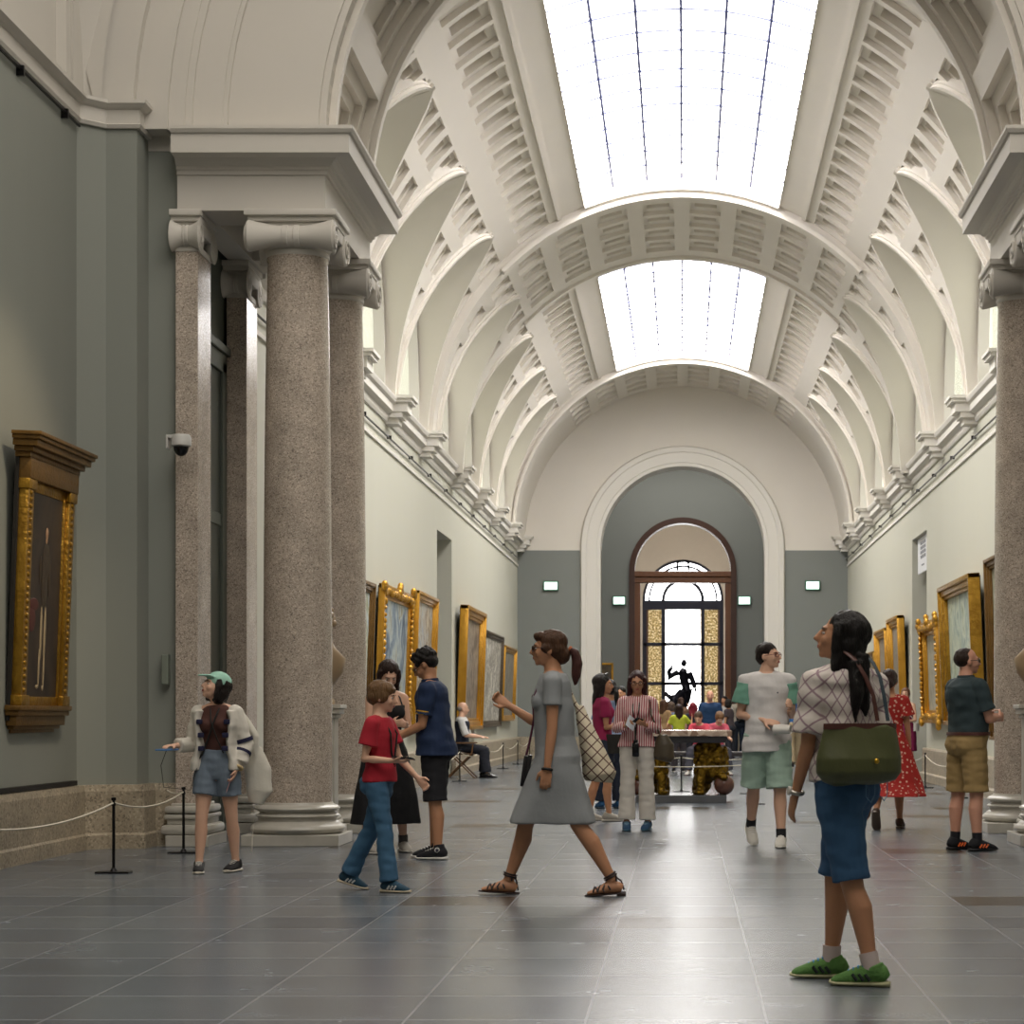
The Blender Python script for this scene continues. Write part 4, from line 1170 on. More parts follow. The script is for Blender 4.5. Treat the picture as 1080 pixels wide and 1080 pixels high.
# bronze figure group on a pedestal beyond the table
T = thing('bronze_statue', 'dark bronze standing figure with raised arm over a crouching one, against the bright end window', 'sculpture', (-.12, 60.5, 0))
bm = bmesh.new(); box(bm, -.45, .45, -.45, .45, 0, .15, .01); box(bm, -.38, .38, -.38, .38, .15, .95, .01); box(bm, -.45, .45, -.45, .45, .95, 1.1, .02)
link('pedestal', bm, mat('dark_pedestal', '#3a3432', .4), T)
bm = bmesh.new()
tube(bm, [(.12, 0, 1.75), (.16, 0, 1.5), (.02, 0, 1.2), (.0, -.03, 1.1)], [.09, .065, .045, .05], 12)
tube(bm, [(.22, .03, 1.75), (.2, .05, 1.5), (.12, .1, 1.25), (.12, .1, 1.1)], [.09, .065, .045, .05], 12)
tube(bm, [(.18, 0, 1.70), (.15, 0, 1.85), (.11, 0, 2.02), (.10, 0, 2.16), (.12, 0, 2.24)], [(.13, .1), (.105, .09), (.13, .1), (.14, .09), (.06, .06)], 14)
ellipsoid(bm, (.12, 0, 2.36), (.065, .08, .09))
tube(bm, [(-.0, 0, 2.15), (-.16, 0, 2.06), (-.2, -.02, 2.0), (-.21, -.03, 2.15), (-.16, -.03, 2.24)], [.07, .062, .058, .05, .045], 10); ellipsoid(bm, (-.15, -.03, 2.27), (.03, .03, .04))
tube(bm, [(.23, 0, 2.14), (.31, 0, 1.95), (.36, -.02, 1.78)], [.07, .06, .05], 10); ellipsoid(bm, (.37, -.02, 1.73), (.03, .03, .05))
tube(bm, [(.0, .0, 1.15), (-.1, .0, 1.3), (-.1, 0, 1.5), (-.06, 0, 1.6)], [(.2, .14), (.16, .12), (.13, .1), (.06, .06)], 12); ellipsoid(bm, (-.2, -.02, 1.38), (.07, .08, .085))
tube(bm, [(-.05, 0, 1.55), (-.2, 0, 1.56), (-.3, 0, 1.66)], [.07, .055, .045], 8)
tube(bm, [(.05, 0, 1.2), (-.25, -.03, 1.2), (-.35, -.03, 1.12)], [.1, .07, .04], 10)
tube(bm, [(.1, 0, 1.7), (-.02, 0, 1.55), (-.06, 0, 1.3), (.05, 0, 1.15)], [.1, .1, .12, .12], 10)
bmesh.ops.transform(bm, matrix=Matrix.Translation((0, 0, 1.1)) @ Matrix.Diagonal((1.3, 1.3, 1.2, 1)) @ Matrix.Translation((0, 0, -1.1)), verts=bm.verts)
for v_ in []: pass
obm('figures', fuse(bm, .011, 1), mat('dark_bronze', '#1d1c26', .35, metal=.7, var=.2), T)

# bench in the gallery behind the table
t = thing('bench', 'dark padded bench behind the lion table', 'bench', (.30, 40.9, 0))
bm = bmesh.new(); box(bm, -1.0, 1.0, -.25, .25, .36, .45, .02); link('seat', bm, mat('bench_dark', '#2d2728', .5), t)
for sx in (-.9, .9):
    for sy in (-.2, .2):
        bm = bmesh.new(); box(bm, sx-.03, sx+.03, sy-.03, sy+.03, 0, .37, .004); link('leg', bm, M_black, t)

# folding wooden chair of the guard
GX, GY = -4.02, 39.0
t = thing('folding_chair', 'wooden folding armchair the guard sits on by the left doorway', 'chair', (GX, GY, 0), radians(-90))
M_chair = mat('brown_beech', '#6b4a2c', .45, var=.15)
bm = bmesh.new(); box(bm, -.22, .22, -.22, .22, .43, .455, .008); link('seat', bm, mat('chair_leather', '#4a3322', .5), t)
for sx in (-.23, .23):
    bm = bmesh.new(); tube(bm, [(sx, -.26, 0), (sx, .2, .45), (sx, .22, .62)], .014, 8); link('leg', bm, M_chair, t)
    bm = bmesh.new(); tube(bm, [(sx, .26, 0), (sx, -.2, .45), (sx, -.30, .92)], .014, 8); link('leg', bm, M_chair, t)
    bm = bmesh.new(); box(bm, sx-.025, sx+.025, -.25, .26, .63, .655, .006); link('armrest', bm, M_chair, t)
bm = bmesh.new(); box(bm, -.23, .23, -.31, -.28, .62, .90, .008); bmesh.ops.rotate(bm, verts=bm.verts, cent=(0, -.29, .62), matrix=Matrix.Rotation(radians(6), 3, 'X')); link('backrest', bm, mat('chair_leather', '#4a3322', .5), t)
# ---------------------------------------------------------------- people
FEM = dict(z=[.79,.86,.92,.98,1.04,1.10,1.16,1.22,1.28,1.33,1.38,1.42,1.455,1.50],
           w=[.145,.172,.175,.160,.138,.126,.132,.142,.150,.156,.152,.115,.060,.050],
           f=[.07,.088,.095,.095,.09,.088,.092,.112,.125,.112,.088,.070,.052,.050],
           b=[.09,.118,.115,.095,.082,.080,.086,.092,.098,.10,.095,.082,.058,.052])
MAL = dict(z=[.79,.86,.92,.98,1.04,1.10,1.16,1.22,1.28,1.33,1.38,1.42,1.455,1.50],
           w=[.140,.165,.168,.160,.155,.153,.160,.172,.182,.188,.182,.140,.068,.057],
           f=[.075,.088,.098,.105,.105,.102,.104,.112,.122,.118,.098,.075,.056,.054],
           b=[.09,.112,.112,.098,.09,.086,.094,.104,.112,.112,.105,.09,.064,.058])
def lerp_tab(T, key, z):
    zs = T['z']
    if z <= zs[0]: return T[key][0]
    for i in range(len(zs)-1):
        if z <= zs[i+1]:
            f = (z-zs[i])/(zs[i+1]-zs[i]); return T[key][i]*(1-f)+T[key][i+1]*f
    return T[key][-1]
def loft(bm, secs, seg=20):
    """secs: (centre, xaxis, yaxis, rx, r_front, r_back, fold) closed tube of ovals"""
    rings = []
    for sec in secs:
        c, X, Y, rx, rf, rb, fo = sec[:7]; pw = sec[7] if len(sec) > 7 else 1.0
        ring_ = []
        for k in range(seg):
            a = 2*pi*k/seg; ca, sa = cos(a), sin(a)
            if pw != 1.0: ca, sa = abs(ca)**pw*(1 if ca >= 0 else -1), abs(sa)**pw*(1 if sa >= 0 else -1)
            q = 1+(fo*cos(k*2*pi*9/seg+1.3)+fo*.6*cos(k*2*pi*5/seg) if fo else 0)
            ring_.append(bm.verts.new(c+X*rx*ca*q+Y*(rf if sa > 0 else rb)*sa*q))
        rings.append(ring_)
    for a, b in zip(rings[:-1], rings[1:]):
        for k in range(seg): bm.faces.new((a[k], a[(k+1) % seg], b[(k+1) % seg], b[k]))
    bm.faces.new(rings[0][::-1]); bm.faces.new(rings[-1])
SKIN = {'light': '#d8ab90', 'tan': '#b98563', 'brown': '#8f5f42', 'pink': '#d39b82'}
def skin(kind): return mat('skin_'+kind, SKIN[kind], .5, var=.06, vscale=20)
def hair_mat(col): return mat('hair_'+col.strip('#'), col, .42, var=.45, vscale=30, stretch=(3, 3, .4), bump=.6, bscale=60, spec=.3)
def cloth(name, col, **k):
    k.setdefault('bump', .25); k.setdefault('bscale', 14)
    return mat('cloth_'+name, col, k.pop('rough', .85), **k)

class Person:
    def __init__(P, label, x, y, yaw, H, sex='f', skin_='light', group=None, lean=0, side=0, twist=0, head=(0, 0), legs=((0, 3, 0, 0, 0), (0, 3, 0, 0, 0)),
                 arms=(((.15, 0, -1), (.05, .2, -1)), ((.15, 0, -1), (.05, .2, -1))), q=.010, fat=1.0, belly=0.0, palm=((-1, 0, 0), (-1, 0, 0)), curl=(30, 30), limb=1.0, drop=0):
        P.s = s = H/1.70; P.q = q; P.T = FEM if sex == 'f' else MAL; P.sex = sex; P.fat = fat; P.belly = belly
        P.lean = radians(lean); P.side = radians(side); P.tw = radians(twist); P.limb = limb
        P.skin_ = skin_; P.curl = curl
        P.root = thing('person', label, 'person', (x, y, 0), radians(yaw), group)
        P.sk = skin(skin_)
        # spine table
        P.tab = []; c = Vector((0, 0, .93*s)); z = .93
        n = 26
        for k in range(n):
            f = k/(n-1); zz = .93+f*(.60); a = P.lean*min(1, f/.55); b = P.side*min(1, f/.55)
            up = Vector((sin(b), sin(a)*cos(b), cos(a)*cos(b))).normalized()
            if k: c = c+up*(.60/(n-1)*s)
            P.tab.append((zz, c.copy(), up, P.tw*min(1, f/.5)))
        hw = (.088 if sex == 'f' else .090)*s
        P.hip, P.knee, P.ank, P.foot = [], [], [], []
        for i, (a, b, kn, fp, fy) in enumerate(legs):
            sg = 1 if i == 0 else -1
            h = Vector((sg*hw, 0, .90*s)); a_, b_ = radians(a), radians(b)
            th = Vector((sg*sin(b_), sin(a_)*cos(b_), -cos(a_)*cos(b_)))
            a2 = a_-radians(kn); sh = Vector((sg*sin(b_)*.6, sin(a2), -cos(a2))).normalized()
            k = h+th*.425*s; an = k+sh*.405*s
            P.hip.append(h); P.knee.append(k); P.ank.append(an)
            fy_ = radians(fy)*-sg if False else radians(fy)
            fd = Vector((-sin(fy_), cos(fy_), 0)); fpr = radians(fp)
            fd = fd*cos(fpr)+Vector((0, 0, sin(fpr)))
            P.foot.append(fd)
        # lowest sole on the floor
        lows = []
        for an, fd in zip(P.ank, P.foot):
            upv = (Vector((0, 0, 1))-fd*fd.z).normalized()
            for t_ in (-.055, .175): lows.append((an+fd*t_*s-upv*.082*s).z)
        lo_ = [min(lows[0:2]), min(lows[2:4])]; mn = min(lo_)
        for i in (0, 1):
            dl = lo_[i]-mn
            if dl < .10*s:
                P.knee[i] = P.knee[i]-Vector((0, 0, dl*.5)); P.ank[i] = P.ank[i]-Vector((0, 0, dl))
        dz = -mn+drop
        P.dz = dz
        P.root.location.z = 0
        sh_ = Vector((0, 0, dz))
        P.hip = [v+sh_ for v in P.hip]; P.knee = [v+sh_ for v in P.knee]; P.ank = [v+sh_ for v in P.ank]
        P.tab = [(z, c+sh_, u, t) for z, c, u, t in P.tab]
        # arms
        P.sho, P.elb, P.wri, P.hand = [], [], [], []
        sw = (.160 if sex == 'f' else .182)*s*(.5+.5*fat)
        for i, (u, f) in enumerate(arms):
            sg = 1 if i == 0 else -1
            c, X, Y, U = P.fr(1.375)
            S_ = c+X*sg*sw
            R = Matrix.Rotation(P.tw, 3, 'Z')
            ud = (R @ Vector((sg*u[0], u[1], u[2]))).normalized(); fd = (R @ Vector((sg*f[0], f[1], f[2]))).normalized()
            e = S_+ud*.285*s; w = e+fd*.245*s
            pn = R @ Vector((sg*palm[i][0], palm[i][1], palm[i][2]))
            P.sho.append(S_); P.elb.append(e); P.wri.append(w); P.hand.append((fd, (pn-fd*pn.dot(fd)).normalized(), sg))
        # head frame
        c, X, Y, U = P.fr(1.50)
        hy, hp = radians(head[0]), radians(head[1])
        P.hs = .5*s+.5 if s > .8 else s*1.0+.08
        neck = c
        Rz = Matrix.Rotation(hy, 3, 'Z'); Rx = Matrix.Rotation(hp, 3, 'X')
        P.HR = (Rz @ Rx).to_4x4()
        P.HC = neck+(U*.075+ (Rz @ Vector((0, .018, 0))))*P.hs + (P.HR @ Vector((0, 0, .02)))*P.hs
        P.HM = Matrix.Translation(P.HC) @ P.HR @ Matrix.Scale(P.hs, 4)
        P.body(); P.face()
    def fr(P, z):
        """centre, x, y, up of the spine at rest height z (in 1.70 m units)"""
        if z <= .93: return Vector((0, 0, z*P.s+P.dz)), Vector((1, 0, 0)), Vector((0, 1, 0)), Vector((0, 0, 1))
        t = P.tab; k = min(len(t)-2, int((z-.93)/.60*(len(t)-1))); f = (z-t[k][0])/(t[k+1][0]-t[k][0])
        c = t[k][1].lerp(t[k+1][1], f); U = t[k][2]; a = t[k][3]*(1-f)+t[k+1][3]*f
        X = Vector((cos(a), sin(a), 0)); X = (X-U*X.dot(U)).normalized(); Y = U.cross(X)
        return c, X, Y, U
    def tsec(P, z, off, sx=1, fo=0):
        s = P.s; c, X, Y, U = P.fr(z); w, f, b = (lerp_tab(P.T, k, z) for k in 'wfb')
        bl = P.belly*max(0, 1-abs(z-1.08)/.2)
        fat = P.fat if z < 1.40 else 1
        return (c, X, Y, (w*fat+bl*.4)*s*sx+off, (f*fat+bl)*s+off, (b*fat)*s+off, fo)
    def put(P, name, bm, m, it=3, disp=None, q=None, parent=None):
        me = fuse(bm, q or P.q, it, disp)
        return obm(name, me, m, parent or P.root)
    def armtube(P, bm, i, off, upto=2.0, flare=0.0, start=0.0):
        k = P.s*P.limb*(.86 if P.sex == 'f' else 1.0)
        S_, e, w = P.sho[i], P.elb[i], P.wri[i]
        pts = [S_, S_.lerp(e, .3), S_.lerp(e, .7), e, e.lerp(w, .3), e.lerp(w, .7), w]
        rr = [.056, .050, .043, .039, .039, .031, .025]
        tt = [0, .3, .7, 1.0, 1.3, 1.7, 2.0]
        if upto < 2.0:
            P2, R2 = [], []
            for p, r, t_ in zip(pts, rr, tt):
                if t_ <= upto: P2.append(p); R2.append(r)
            j = len(P2); f = (upto-tt[j-1])/(tt[j]-tt[j-1])
            if f > .02: P2.append(pts[j-1].lerp(pts[j], f)); R2.append(rr[j-1]*(1-f)+rr[j]*f)
            pts, rr = P2, R2
        n = len(pts)
        rad = [r*k+off+flare*(i_/(n-1)) for i_, r in enumerate(rr)]
        tube(bm, pts, rad, 14)
        ellipsoid(bm, S_, (rad[0],)*3)
        if upto > 1: ellipsoid(bm, e, (rad[3]*1.02,)*3)
    def legtube(P, bm, i, off, upto=2.0, flare=0.0, straight=0.0):
        k = P.s*(.5+.5*P.fat)
        h, kn, an = P.hip[i], P.knee[i], P.ank[i]
        bk = Vector((0, -1, 0))
        def L(a, b, f): return a.lerp(b, f)
        pts = [h+Vector((0, 0, .03*k)), L(h, kn, .2), L(h, kn, .55), L(h, kn, .85), kn, L(kn, an, .12), L(kn, an, .32)+bk*.012*k, L(kn, an, .6)+bk*.006*k, L(kn, an, .88), an]
        rr = [.090, .090, .073, .057, .054, .051, .056, .044, .033, .035]
        if P.sex == 'm': rr = [.088, .086, .073, .060, .058, .053, .058, .047, .037, .038]
        tt = [0, .2, .55, .85, 1, 1.12, 1.32, 1.6, 1.88, 2.0]
        if upto < 2.0:
            P2, R2 = [], []
            for p, r, t_ in zip(pts, rr, tt):
                if t_ <= upto: P2.append(p); R2.append(r)
            j = len(P2); f = (upto-tt[j-1])/(tt[j]-tt[j-1])
            if f > .02: P2.append(pts[j-1].lerp(pts[j], f)); R2.append(rr[j-1]*(1-f)+rr[j]*f)
            pts, rr = P2, R2
        n = len(pts)
        rad = []
        for i_, r in enumerate(rr):
            r2 = max(r, straight) if straight and i_ > 2 else r
            rad.append(r2*k+off+flare*(i_/(n-1)))
        tube(bm, pts, rad, 16, up=(0, 1, 0))
    def body(P):
        s = P.s; bm = bmesh.new()
        loft(bm, [P.tsec(z, 0) for z in P.T['z']])
        for sg in (-1, 1):
            c, X, Y, U = P.fr(.885); ellipsoid(bm, c+X*sg*.07*s-Y*.045*s, (.085*s*P.fat, .085*s, .085*s))
        if P.sex == 'f':
            c, X, Y, U = P.fr(1.265)
            for sg in (-1, 1): ellipsoid(bm, c+X*sg*.068*s+Y*.085*s, (.055*s, .05*s, .052*s))
        for i in (0, 1):
            P.armtube(bm, i, 0); P.legtube(bm, i, 0)
            # neck to shoulder slope
            c, X, Y, U = P.fr(1.43); tube(bm, [c, P.sho[i]+U*.012*s], [.052*s, .042*s], 12)
            # foot
            an, fd = P.ank[i], P.foot[i]; upv = (Vector((0, 0, 1))-fd*fd.z).normalized()
            o = lambda f, u: an+fd*f*s+upv*u*s
            tube(bm, [o(-.055, -.05), o(-.03, -.04), o(.03, -.035), o(.09, -.05), o(.14, -.062), o(.168, -.066)], [(.026*s, .026*s), (.034*s, .036*s), (.034*s, .04*s), (.041*s, .025*s), (.042*s, .015*s), (.03*s, .011*s)], 14, up=upv)
            # hand with palm, four fingers and a thumb
            hd, pn, sg = P.hand[i]; w = P.wri[i]; k = s*(.92 if P.sex == 'f' else 1.02)
            sd = hd.cross(pn).normalized()         # across the palm
            thumb_side = sd if P.sdir(i, sd) else -sd
            tube(bm, [w-hd*.02*k, w+hd*.02*k, w+hd*.055*k, w+hd*.088*k], [(.024*k, .02*k), (.032*k, .017*k), (.040*k, .015*k), (.038*k, .012*k)], 14, up=pn)
            cu = radians(P.curl[i])
            for j, (off, ln) in enumerate(((.030, .072), (.010, .080), (-.010, .075), (-.030, .058))):
                b = w+hd*.082*k+thumb_side*off*k; pts = [b]; a = cu*.35
                for m_ in range(3):
                    d = hd*cos(a)+pn*sin(a)+thumb_side*(off*1.2)
                    pts.append(pts[-1]+d.normalized()*ln*k*(.42, .32, .26)[m_]); a += cu
                tube(bm, pts, [.0098*k, .0092*k, .0085*k, .0072*k], 8)
            b = w+hd*.025*k+thumb_side*.026*k
            d1 = (hd*.65+thumb_side*.75+pn*.25).normalized(); d2 = (hd*.95+thumb_side*.25+pn*.4).normalized()
            tube(bm, [b, b+d1*.035*k, b+d1*.035*k+d2*.030*k, b+d1*.035*k+d2*.055*k], [.014*k, .0115*k, .010*k, .008*k], 8)
        # neck and head
        c1 = P.fr(1.44)[0]; tube(bm, [c1, P.HC+(P.HM.to_3x3() @ Vector((0, -.02, -.05)))], [.054*s, .051*P.hs], 14)
        M = P.HM
        E = lambda c, r: ellipsoid(bm, c, r, M)
        E((0, -.014, .030), (.074, .094, .082)); E((0, .018, -.020), (.064, .076, .085)); E((0, .030, -.068), (.048, .052, .042)); E((0, .068, -.094), (.020, .018, .017))
        E((0, .080, .022), (.046, .014, .013)); E((.034, .070, -.032), (.022, .018, .024)); E((-.034, .070, -.032), (.022, .018, .024)); E((0, .086, -.062), (.026, .012, .016))
        vs = tube(bm, [(0, .090, .012), (0, .104, -.012), (0, .115, -.031), (0, .094, -.038)], [.008, .0105, .014, .012], 8); bmesh.ops.transform(bm, matrix=M, verts=vs)
        for sg in (-1, 1): E((sg*.074, -.008, -.014), (.011, .020, .031))
        P.bodyo = P.put('body', bm, P.sk, it=2 if P.q <= .008 else 3)
    def sdir(P, i, sd):
        # thumb points forward / up for a hand at rest
        f = Vector((0, 1, .25)); return sd.dot(f) > 0
    def face(P):
        M = P.HM
        for sg in (-1, 1):
            bm = bmesh.new(); ellipsoid(bm, (sg*.031, .0800, -.002), (.0115, .0085, .0060), M, 10, 8); e = link('eye', bm, mat('eye_white', '#cfc6be', .3), P.root, smooth=60)
            bm = bmesh.new(); ellipsoid(bm, (sg*.031, .0872, -.002), (.0058, .0028, .0055), M, 8, 6); link('iris', bm, mat('iris_dark', '#21150f', .2), e, smooth=60)
            bm = bmesh.new(); vs = tube(bm, [(sg*.014, .093, .016), (sg*.032, .092, .021), (sg*.048, .082, .016)], [.0028, .0032, .002], 6); bmesh.ops.transform(bm, matrix=M, verts=vs)
            link('eyebrow', bm, mat('brow_dark', '#2a1a12', .7), P.root, smooth=60)
        bm = bmesh.new(); ellipsoid(bm, (0, .0945, -.060), (.022, .0065, .0045), M, 12, 8); ellipsoid(bm, (0, .0935, -.067), (.019, .0065, .005), M, 12, 8)
        link('lips', bm, mat('lips', '#9c5146', .5), P.root, smooth=60)
    def hair(P, style, col, q=None):
        bm = bmesh.new(); M = P.HM
        E = lambda c, r: ellipsoid(bm, c, r, M)
        def tb(pts, rad, n=10):
            vs = tube(bm, pts, rad, n); bmesh.ops.transform(bm, matrix=M, verts=vs)
        E((0, -.024, .043), (.083, .099, .083))
        if style in ('short', 'bowl', 'balding'):
            E((0, -.055, .0), (.080, .066, .075))
        if style == 'balding':
            bm.free(); bm = bmesh.new(); E((0, -.042, .022), (.082, .078, .074)); E((0, -.026, .062), (.066, .080, .051))
        if style == 'fringe_ring':
            bm.free(); bm = bmesh.new(); E((0, -.055, -.005), (.081, .062, .055))
        if style == 'curly':
            for k in range(40):
                a = k*2.4; h = .02+.10*(k/40); r = .082*sqrt(max(.05, 1-((h-.02)/.12)**2))
                if sin(a) > .75 and h < .07: continue
                E((r*cos(a), -.022+r*1.18*sin(a), h), (.022, .022, .022))
            E((0, -.055, .0), (.080, .066, .07))
        if style == 'bowl':
            E((0, .0, .055), (.084, .094, .068)); E((.06, .0, .005), (.030, .058, .055)); E((-.06, .0, .005), (.030, .058, .055)); E((0, .066, .058), (.058, .034, .028))
        if style in ('bob', 'long', 'longer'):
            E((0, -.035, .03), (.092, .098, .088)); E((0, -.052, -.035), (.096, .068, .095))
            for sg in (-1, 1): tb([(sg*.074, .022, .055), (sg*.084, .012, .0), (sg*.082, .005, -.06), (sg*.075, -.005, -.115)], [(.022), .026, .028, .02])
            E((0, -.045, -.09), (.088, .055, .055))
        if style in ('long', 'longer'):
            tb([(0, -.06, -.05), (0, -.075, -.14), (.0, -.085, -.23), (.01, -.085, -.30)], [(.090, .05), (.092, .05), (.075, .042), (.04, .028)])
            for sg in (-1, 1): tb([(sg*.07, .0, -.06), (sg*.085, -.01, -.14), (sg*.08, -.02, -.22)], [.03, .028, .018])
        if style == 'longer':
            for k in range(11):
                a = -1.1+k*.22; tb([(a*.080, -.085, -.10), (a*.105, -.125, -.24), (a*.095+.01, -.140, -.37+.035*(k % 3))], [.034, .032, .010])
        if style in ('bun', 'pony'):
            E((0, -.05, .0), (.081, .072, .078))
            for sg in (-1, 1): E((sg*.058, .0, .0), (.028, .05, .04))
        if style == 'bun':
            E((0, -.088, -.035), (.060, .05, .065)); E((0, .05, .075), (.062, .05, .034))
        if style == 'pony':
            E((0, -.12, .01), (.035, .035, .035)); tb([(0, -.12, .02), (0, -.16, -.05), (0, -.16, -.14), (0, -.15, -.22)], [.025, .034, .03, .01])
        if style == 'longer':
            for sg in (-1, 1):
                for y_ in (-.02, -.05, -.08, -.11): tb([(sg*.055, y_, -.06), (sg*.060, y_-.03, -.18), (sg*.055, y_-.055, -.29), (sg*.045, y_-.065, -.33-.25*abs(y_))], [.03, .032, .028, .008])
        P.put('hair', bm, hair_mat(col), it=2, disp=(.006, (45, 45, 14)), q=q or min(P.q, .009))
    def top(P, m, z0=.95, off=.016, sleeve=.55, loose=.0, neck=1.435, name='shirt', sm=None, fold=.008, sflare=.018):
        bm = bmesh.new(); zs = [z0]+[z for z in P.T['z'] if z0+.02 < z < neck-.01]+[neck]
        secs = []
        for z in zs:
            l = loose*max(0, min(1, (1.25-z)/.25)); sc_ = P.tsec(z, (off+l)*P.s)
            if z < .92:
                hh = P.tsec(.92, (off+l+.012)*P.s); sc_ = (sc_[0], sc_[1], sc_[2], max(sc_[3], hh[3]), max(sc_[4], hh[4]), max(sc_[5], hh[5]), 0)
            # garment hangs straight: waist never much narrower than the chest
            if loose > 0 and z < 1.25:
                rf = P.tsec(1.22, off*P.s); sc_ = (sc_[0], sc_[1], sc_[2], max(sc_[3], rf[3]*.97), max(sc_[4], rf[4]*.92), max(sc_[5], rf[5]*.9), 0)
            secs.append(sc_)
        loft(bm, secs, 28)
        if P.sex == 'f':
            c, X, Y, U = P.fr(1.265)
            for sg in (-1, 1): ellipsoid(bm, c+X*sg*.066*P.s+Y*.085*P.s, ((.058+off)*P.s, (.048+off)*P.s, (.055+off)*P.s))
        if sleeve > 0:
            for i in (0, 1):
                if not sm: P.armtube(bm, i, off*P.s*.95, sleeve, sflare*P.s)
                else: P.armtube(bm, i, off*P.s*.8, .12, 0)
                c, X, Y, U = P.fr(1.40); tube(bm, [c, P.sho[i]+U*.01*P.s], [(.060+off*.6)*P.s, (.046+off)*P.s], 12)
        o = P.put(name, bm, m, it=2, disp=(fold*1.5*P.s, (8, 8, 13)))
        if sm:
            for i in (0, 1):
                bm = bmesh.new(); S_, e_ = P.sho[i], P.elb[i]; k_ = P.s
                tube(bm, [S_.lerp(e_, .03), S_.lerp(e_, .2), S_.lerp(e_, .45), S_.lerp(e_, sleeve)], [(.055+off*1.2)*k_, (.056+off*1.2)*k_, (.052+off)*k_+sflare*.5*k_, (.046+off)*k_+sflare*k_], 18); P.put('sleeve', bm, sm, it=2, disp=(fold*P.s, (9, 9, 20)))
        return o
    def bottom(P, m, upto=.9, z1=1.02, off=.016, flare=.02, straight=0.0, name='shorts', fold=.007):
        bm = bmesh.new(); loft(bm, [P.tsec(z, (off+.008*(z < 1.0))*P.s) for z in (.80, .86, .92, .98, z1)], 24)
        for sg in (-1, 1):
            c, X, Y, U = P.fr(.885); ellipsoid(bm, c+X*sg*.07*P.s-Y*.045*P.s, ((.092*P.fat+off)*P.s, (.092+off)*P.s, (.092+off)*P.s))
        c, X, Y, U = P.fr(.885); ellipsoid(bm, c-Y*.050*P.s, (.09*P.s, (.090+off)*P.s, (.095+off)*P.s))
        for i in (0, 1): P.legtube(bm, i, off*P.s, upto, flare*P.s, straight)
        return P.put(name, bm, m, it=2, disp=(fold*P.s, (10, 10, 22)))
    def leg_at(P, i, z):
        h, k, a = P.hip[i], P.knee[i], P.ank[i]
        if z >= h.z: return Vector((h.x, h.y, z))
        if z > k.z: return h.lerp(k, (h.z-z)/(h.z-k.z))
        return k.lerp(a, min(1, (k.z-z)/(k.z-a.z)))
    def dress(P, m, hem=.46, off=.018, sleeve=0, flare=.05, neck=1.40, loose=.01, fold=.02, name='dress', shift=(0, 0), waist=None, sflare=.02):
        bm = bmesh.new(); s = P.s; secs = []
        n = 9; ztop = .92
        zt_ = ztop*s+P.dz
        for k in range(n):
            f = k/(n-1); z = hem*s+(zt_-hem*s)*f
            g = 1-f
            a, b = P.leg_at(0, z), P.leg_at(1, z)
            r = (.075+.025*min(1, f*1.4))*s
            c = Vector(((a.x+b.x)/2+shift[0]*g, (a.y+b.y)/2+shift[1]*g, z))
            rx = abs(a.x-b.x)/2+r+(off+flare*g)*s; ry = abs(a.y-b.y)/2+r+(off+.02+flare*g)*s
            base = P.tsec(.92, off*s)
            rx = max(rx, base[3]*(1-.25*g)) ; ry = max(ry, base[4]*(1-.2*g))
            secs.append((c, Vector((1, 0, 0)), Vector((0, 1, 0)), rx, ry, max(ry, (base[5]+.035*s)*(1-.3*g)), fold*g, 1-.38*g))
        for z in [z for z in P.T['z'] if .95 < z < neck-.01]+[neck]:
            sc_ = P.tsec(z, off*s)
            if loose > 0 and z < 1.24:
                rf = P.tsec(1.22, (off+loose*.3)*s); k_ = .90+.10*min(1, loose/.03)
                sc_ = (sc_[0], sc_[1], sc_[2], max(sc_[3], rf[3]*k_), max(sc_[4], rf[4]*k_), max(sc_[5], rf[5]*k_*1.08), 0)
            if z < 1.0: sc_ = sc_[:5]+(max(sc_[5], sc_[5]+.02*s), 0)
            secs.append(sc_)
        loft(bm, secs, 44)
        if P.sex == 'f':
            c, X, Y, U = P.fr(1.265)
            for sg in (-1, 1): ellipsoid(bm, c+X*sg*.066*s+Y*.085*s, ((.058+off)*s, (.048+off)*s, (.055+off)*s))
        if sleeve:
            for i in (0, 1):
                P.armtube(bm, i, off*s, sleeve, sflare*s)
                c, X, Y, U = P.fr(1.40); tube(bm, [c, P.sho[i]+U*.01*s], [(.060+off*.5)*s, (.046+off)*s], 12)
        return P.put(name, bm, m, it=2, disp=(.008*s, (6, 6, 5)))
    def shoes(P, m, sole='#d8d4ca', high=False, sock=None, accent=None, laces=None):
        s = P.s
        for i in (0, 1):
            an, fd = P.ank[i], P.foot[i]; upv = (Vector((0, 0, 1))-fd*fd.z).normalized(); o = lambda f, u: an+fd*f*s+upv*u*s
            bm = bmesh.new()
            tube(bm, [o(-.072, -.045), o(-.05, -.028), o(-.0, -.022), o(.05, -.033), (o(.11, -.046)), o(.16, -.056), o(.185, -.062)], [(.026*s, .024*s), (.040*s, .046*s), (.044*s, .050*s), (.046*s, .044*s), (.049*s, .034*s), (.044*s, .024*s), (.026*s, .014*s)], 16, up=upv)
            tube(bm, [o(-.02, -.03), o(-.012, .005), o(-.008, .045 if high else .015)], [.048*s, .046*s, .046*s], 14, up=fd)
            sh = P.put('shoe', bm, m, it=1, q=min(P.q, .009))
            bm = bmesh.new()
            tube(bm, [o(-.085, -.068), o(-.07, -.068), o(0, -.068), (o(.06, -.068)), o(.12, -.068), o(.17, -.067), o(.195, -.064)], [(.02*s, .013*s), (.038*s, .015*s), (.042*s, .014*s), (.046*s, .014*s), (.052*s, .013*s), (.044*s, .012*s), (.02*s, .010*s)], 14, up=upv)
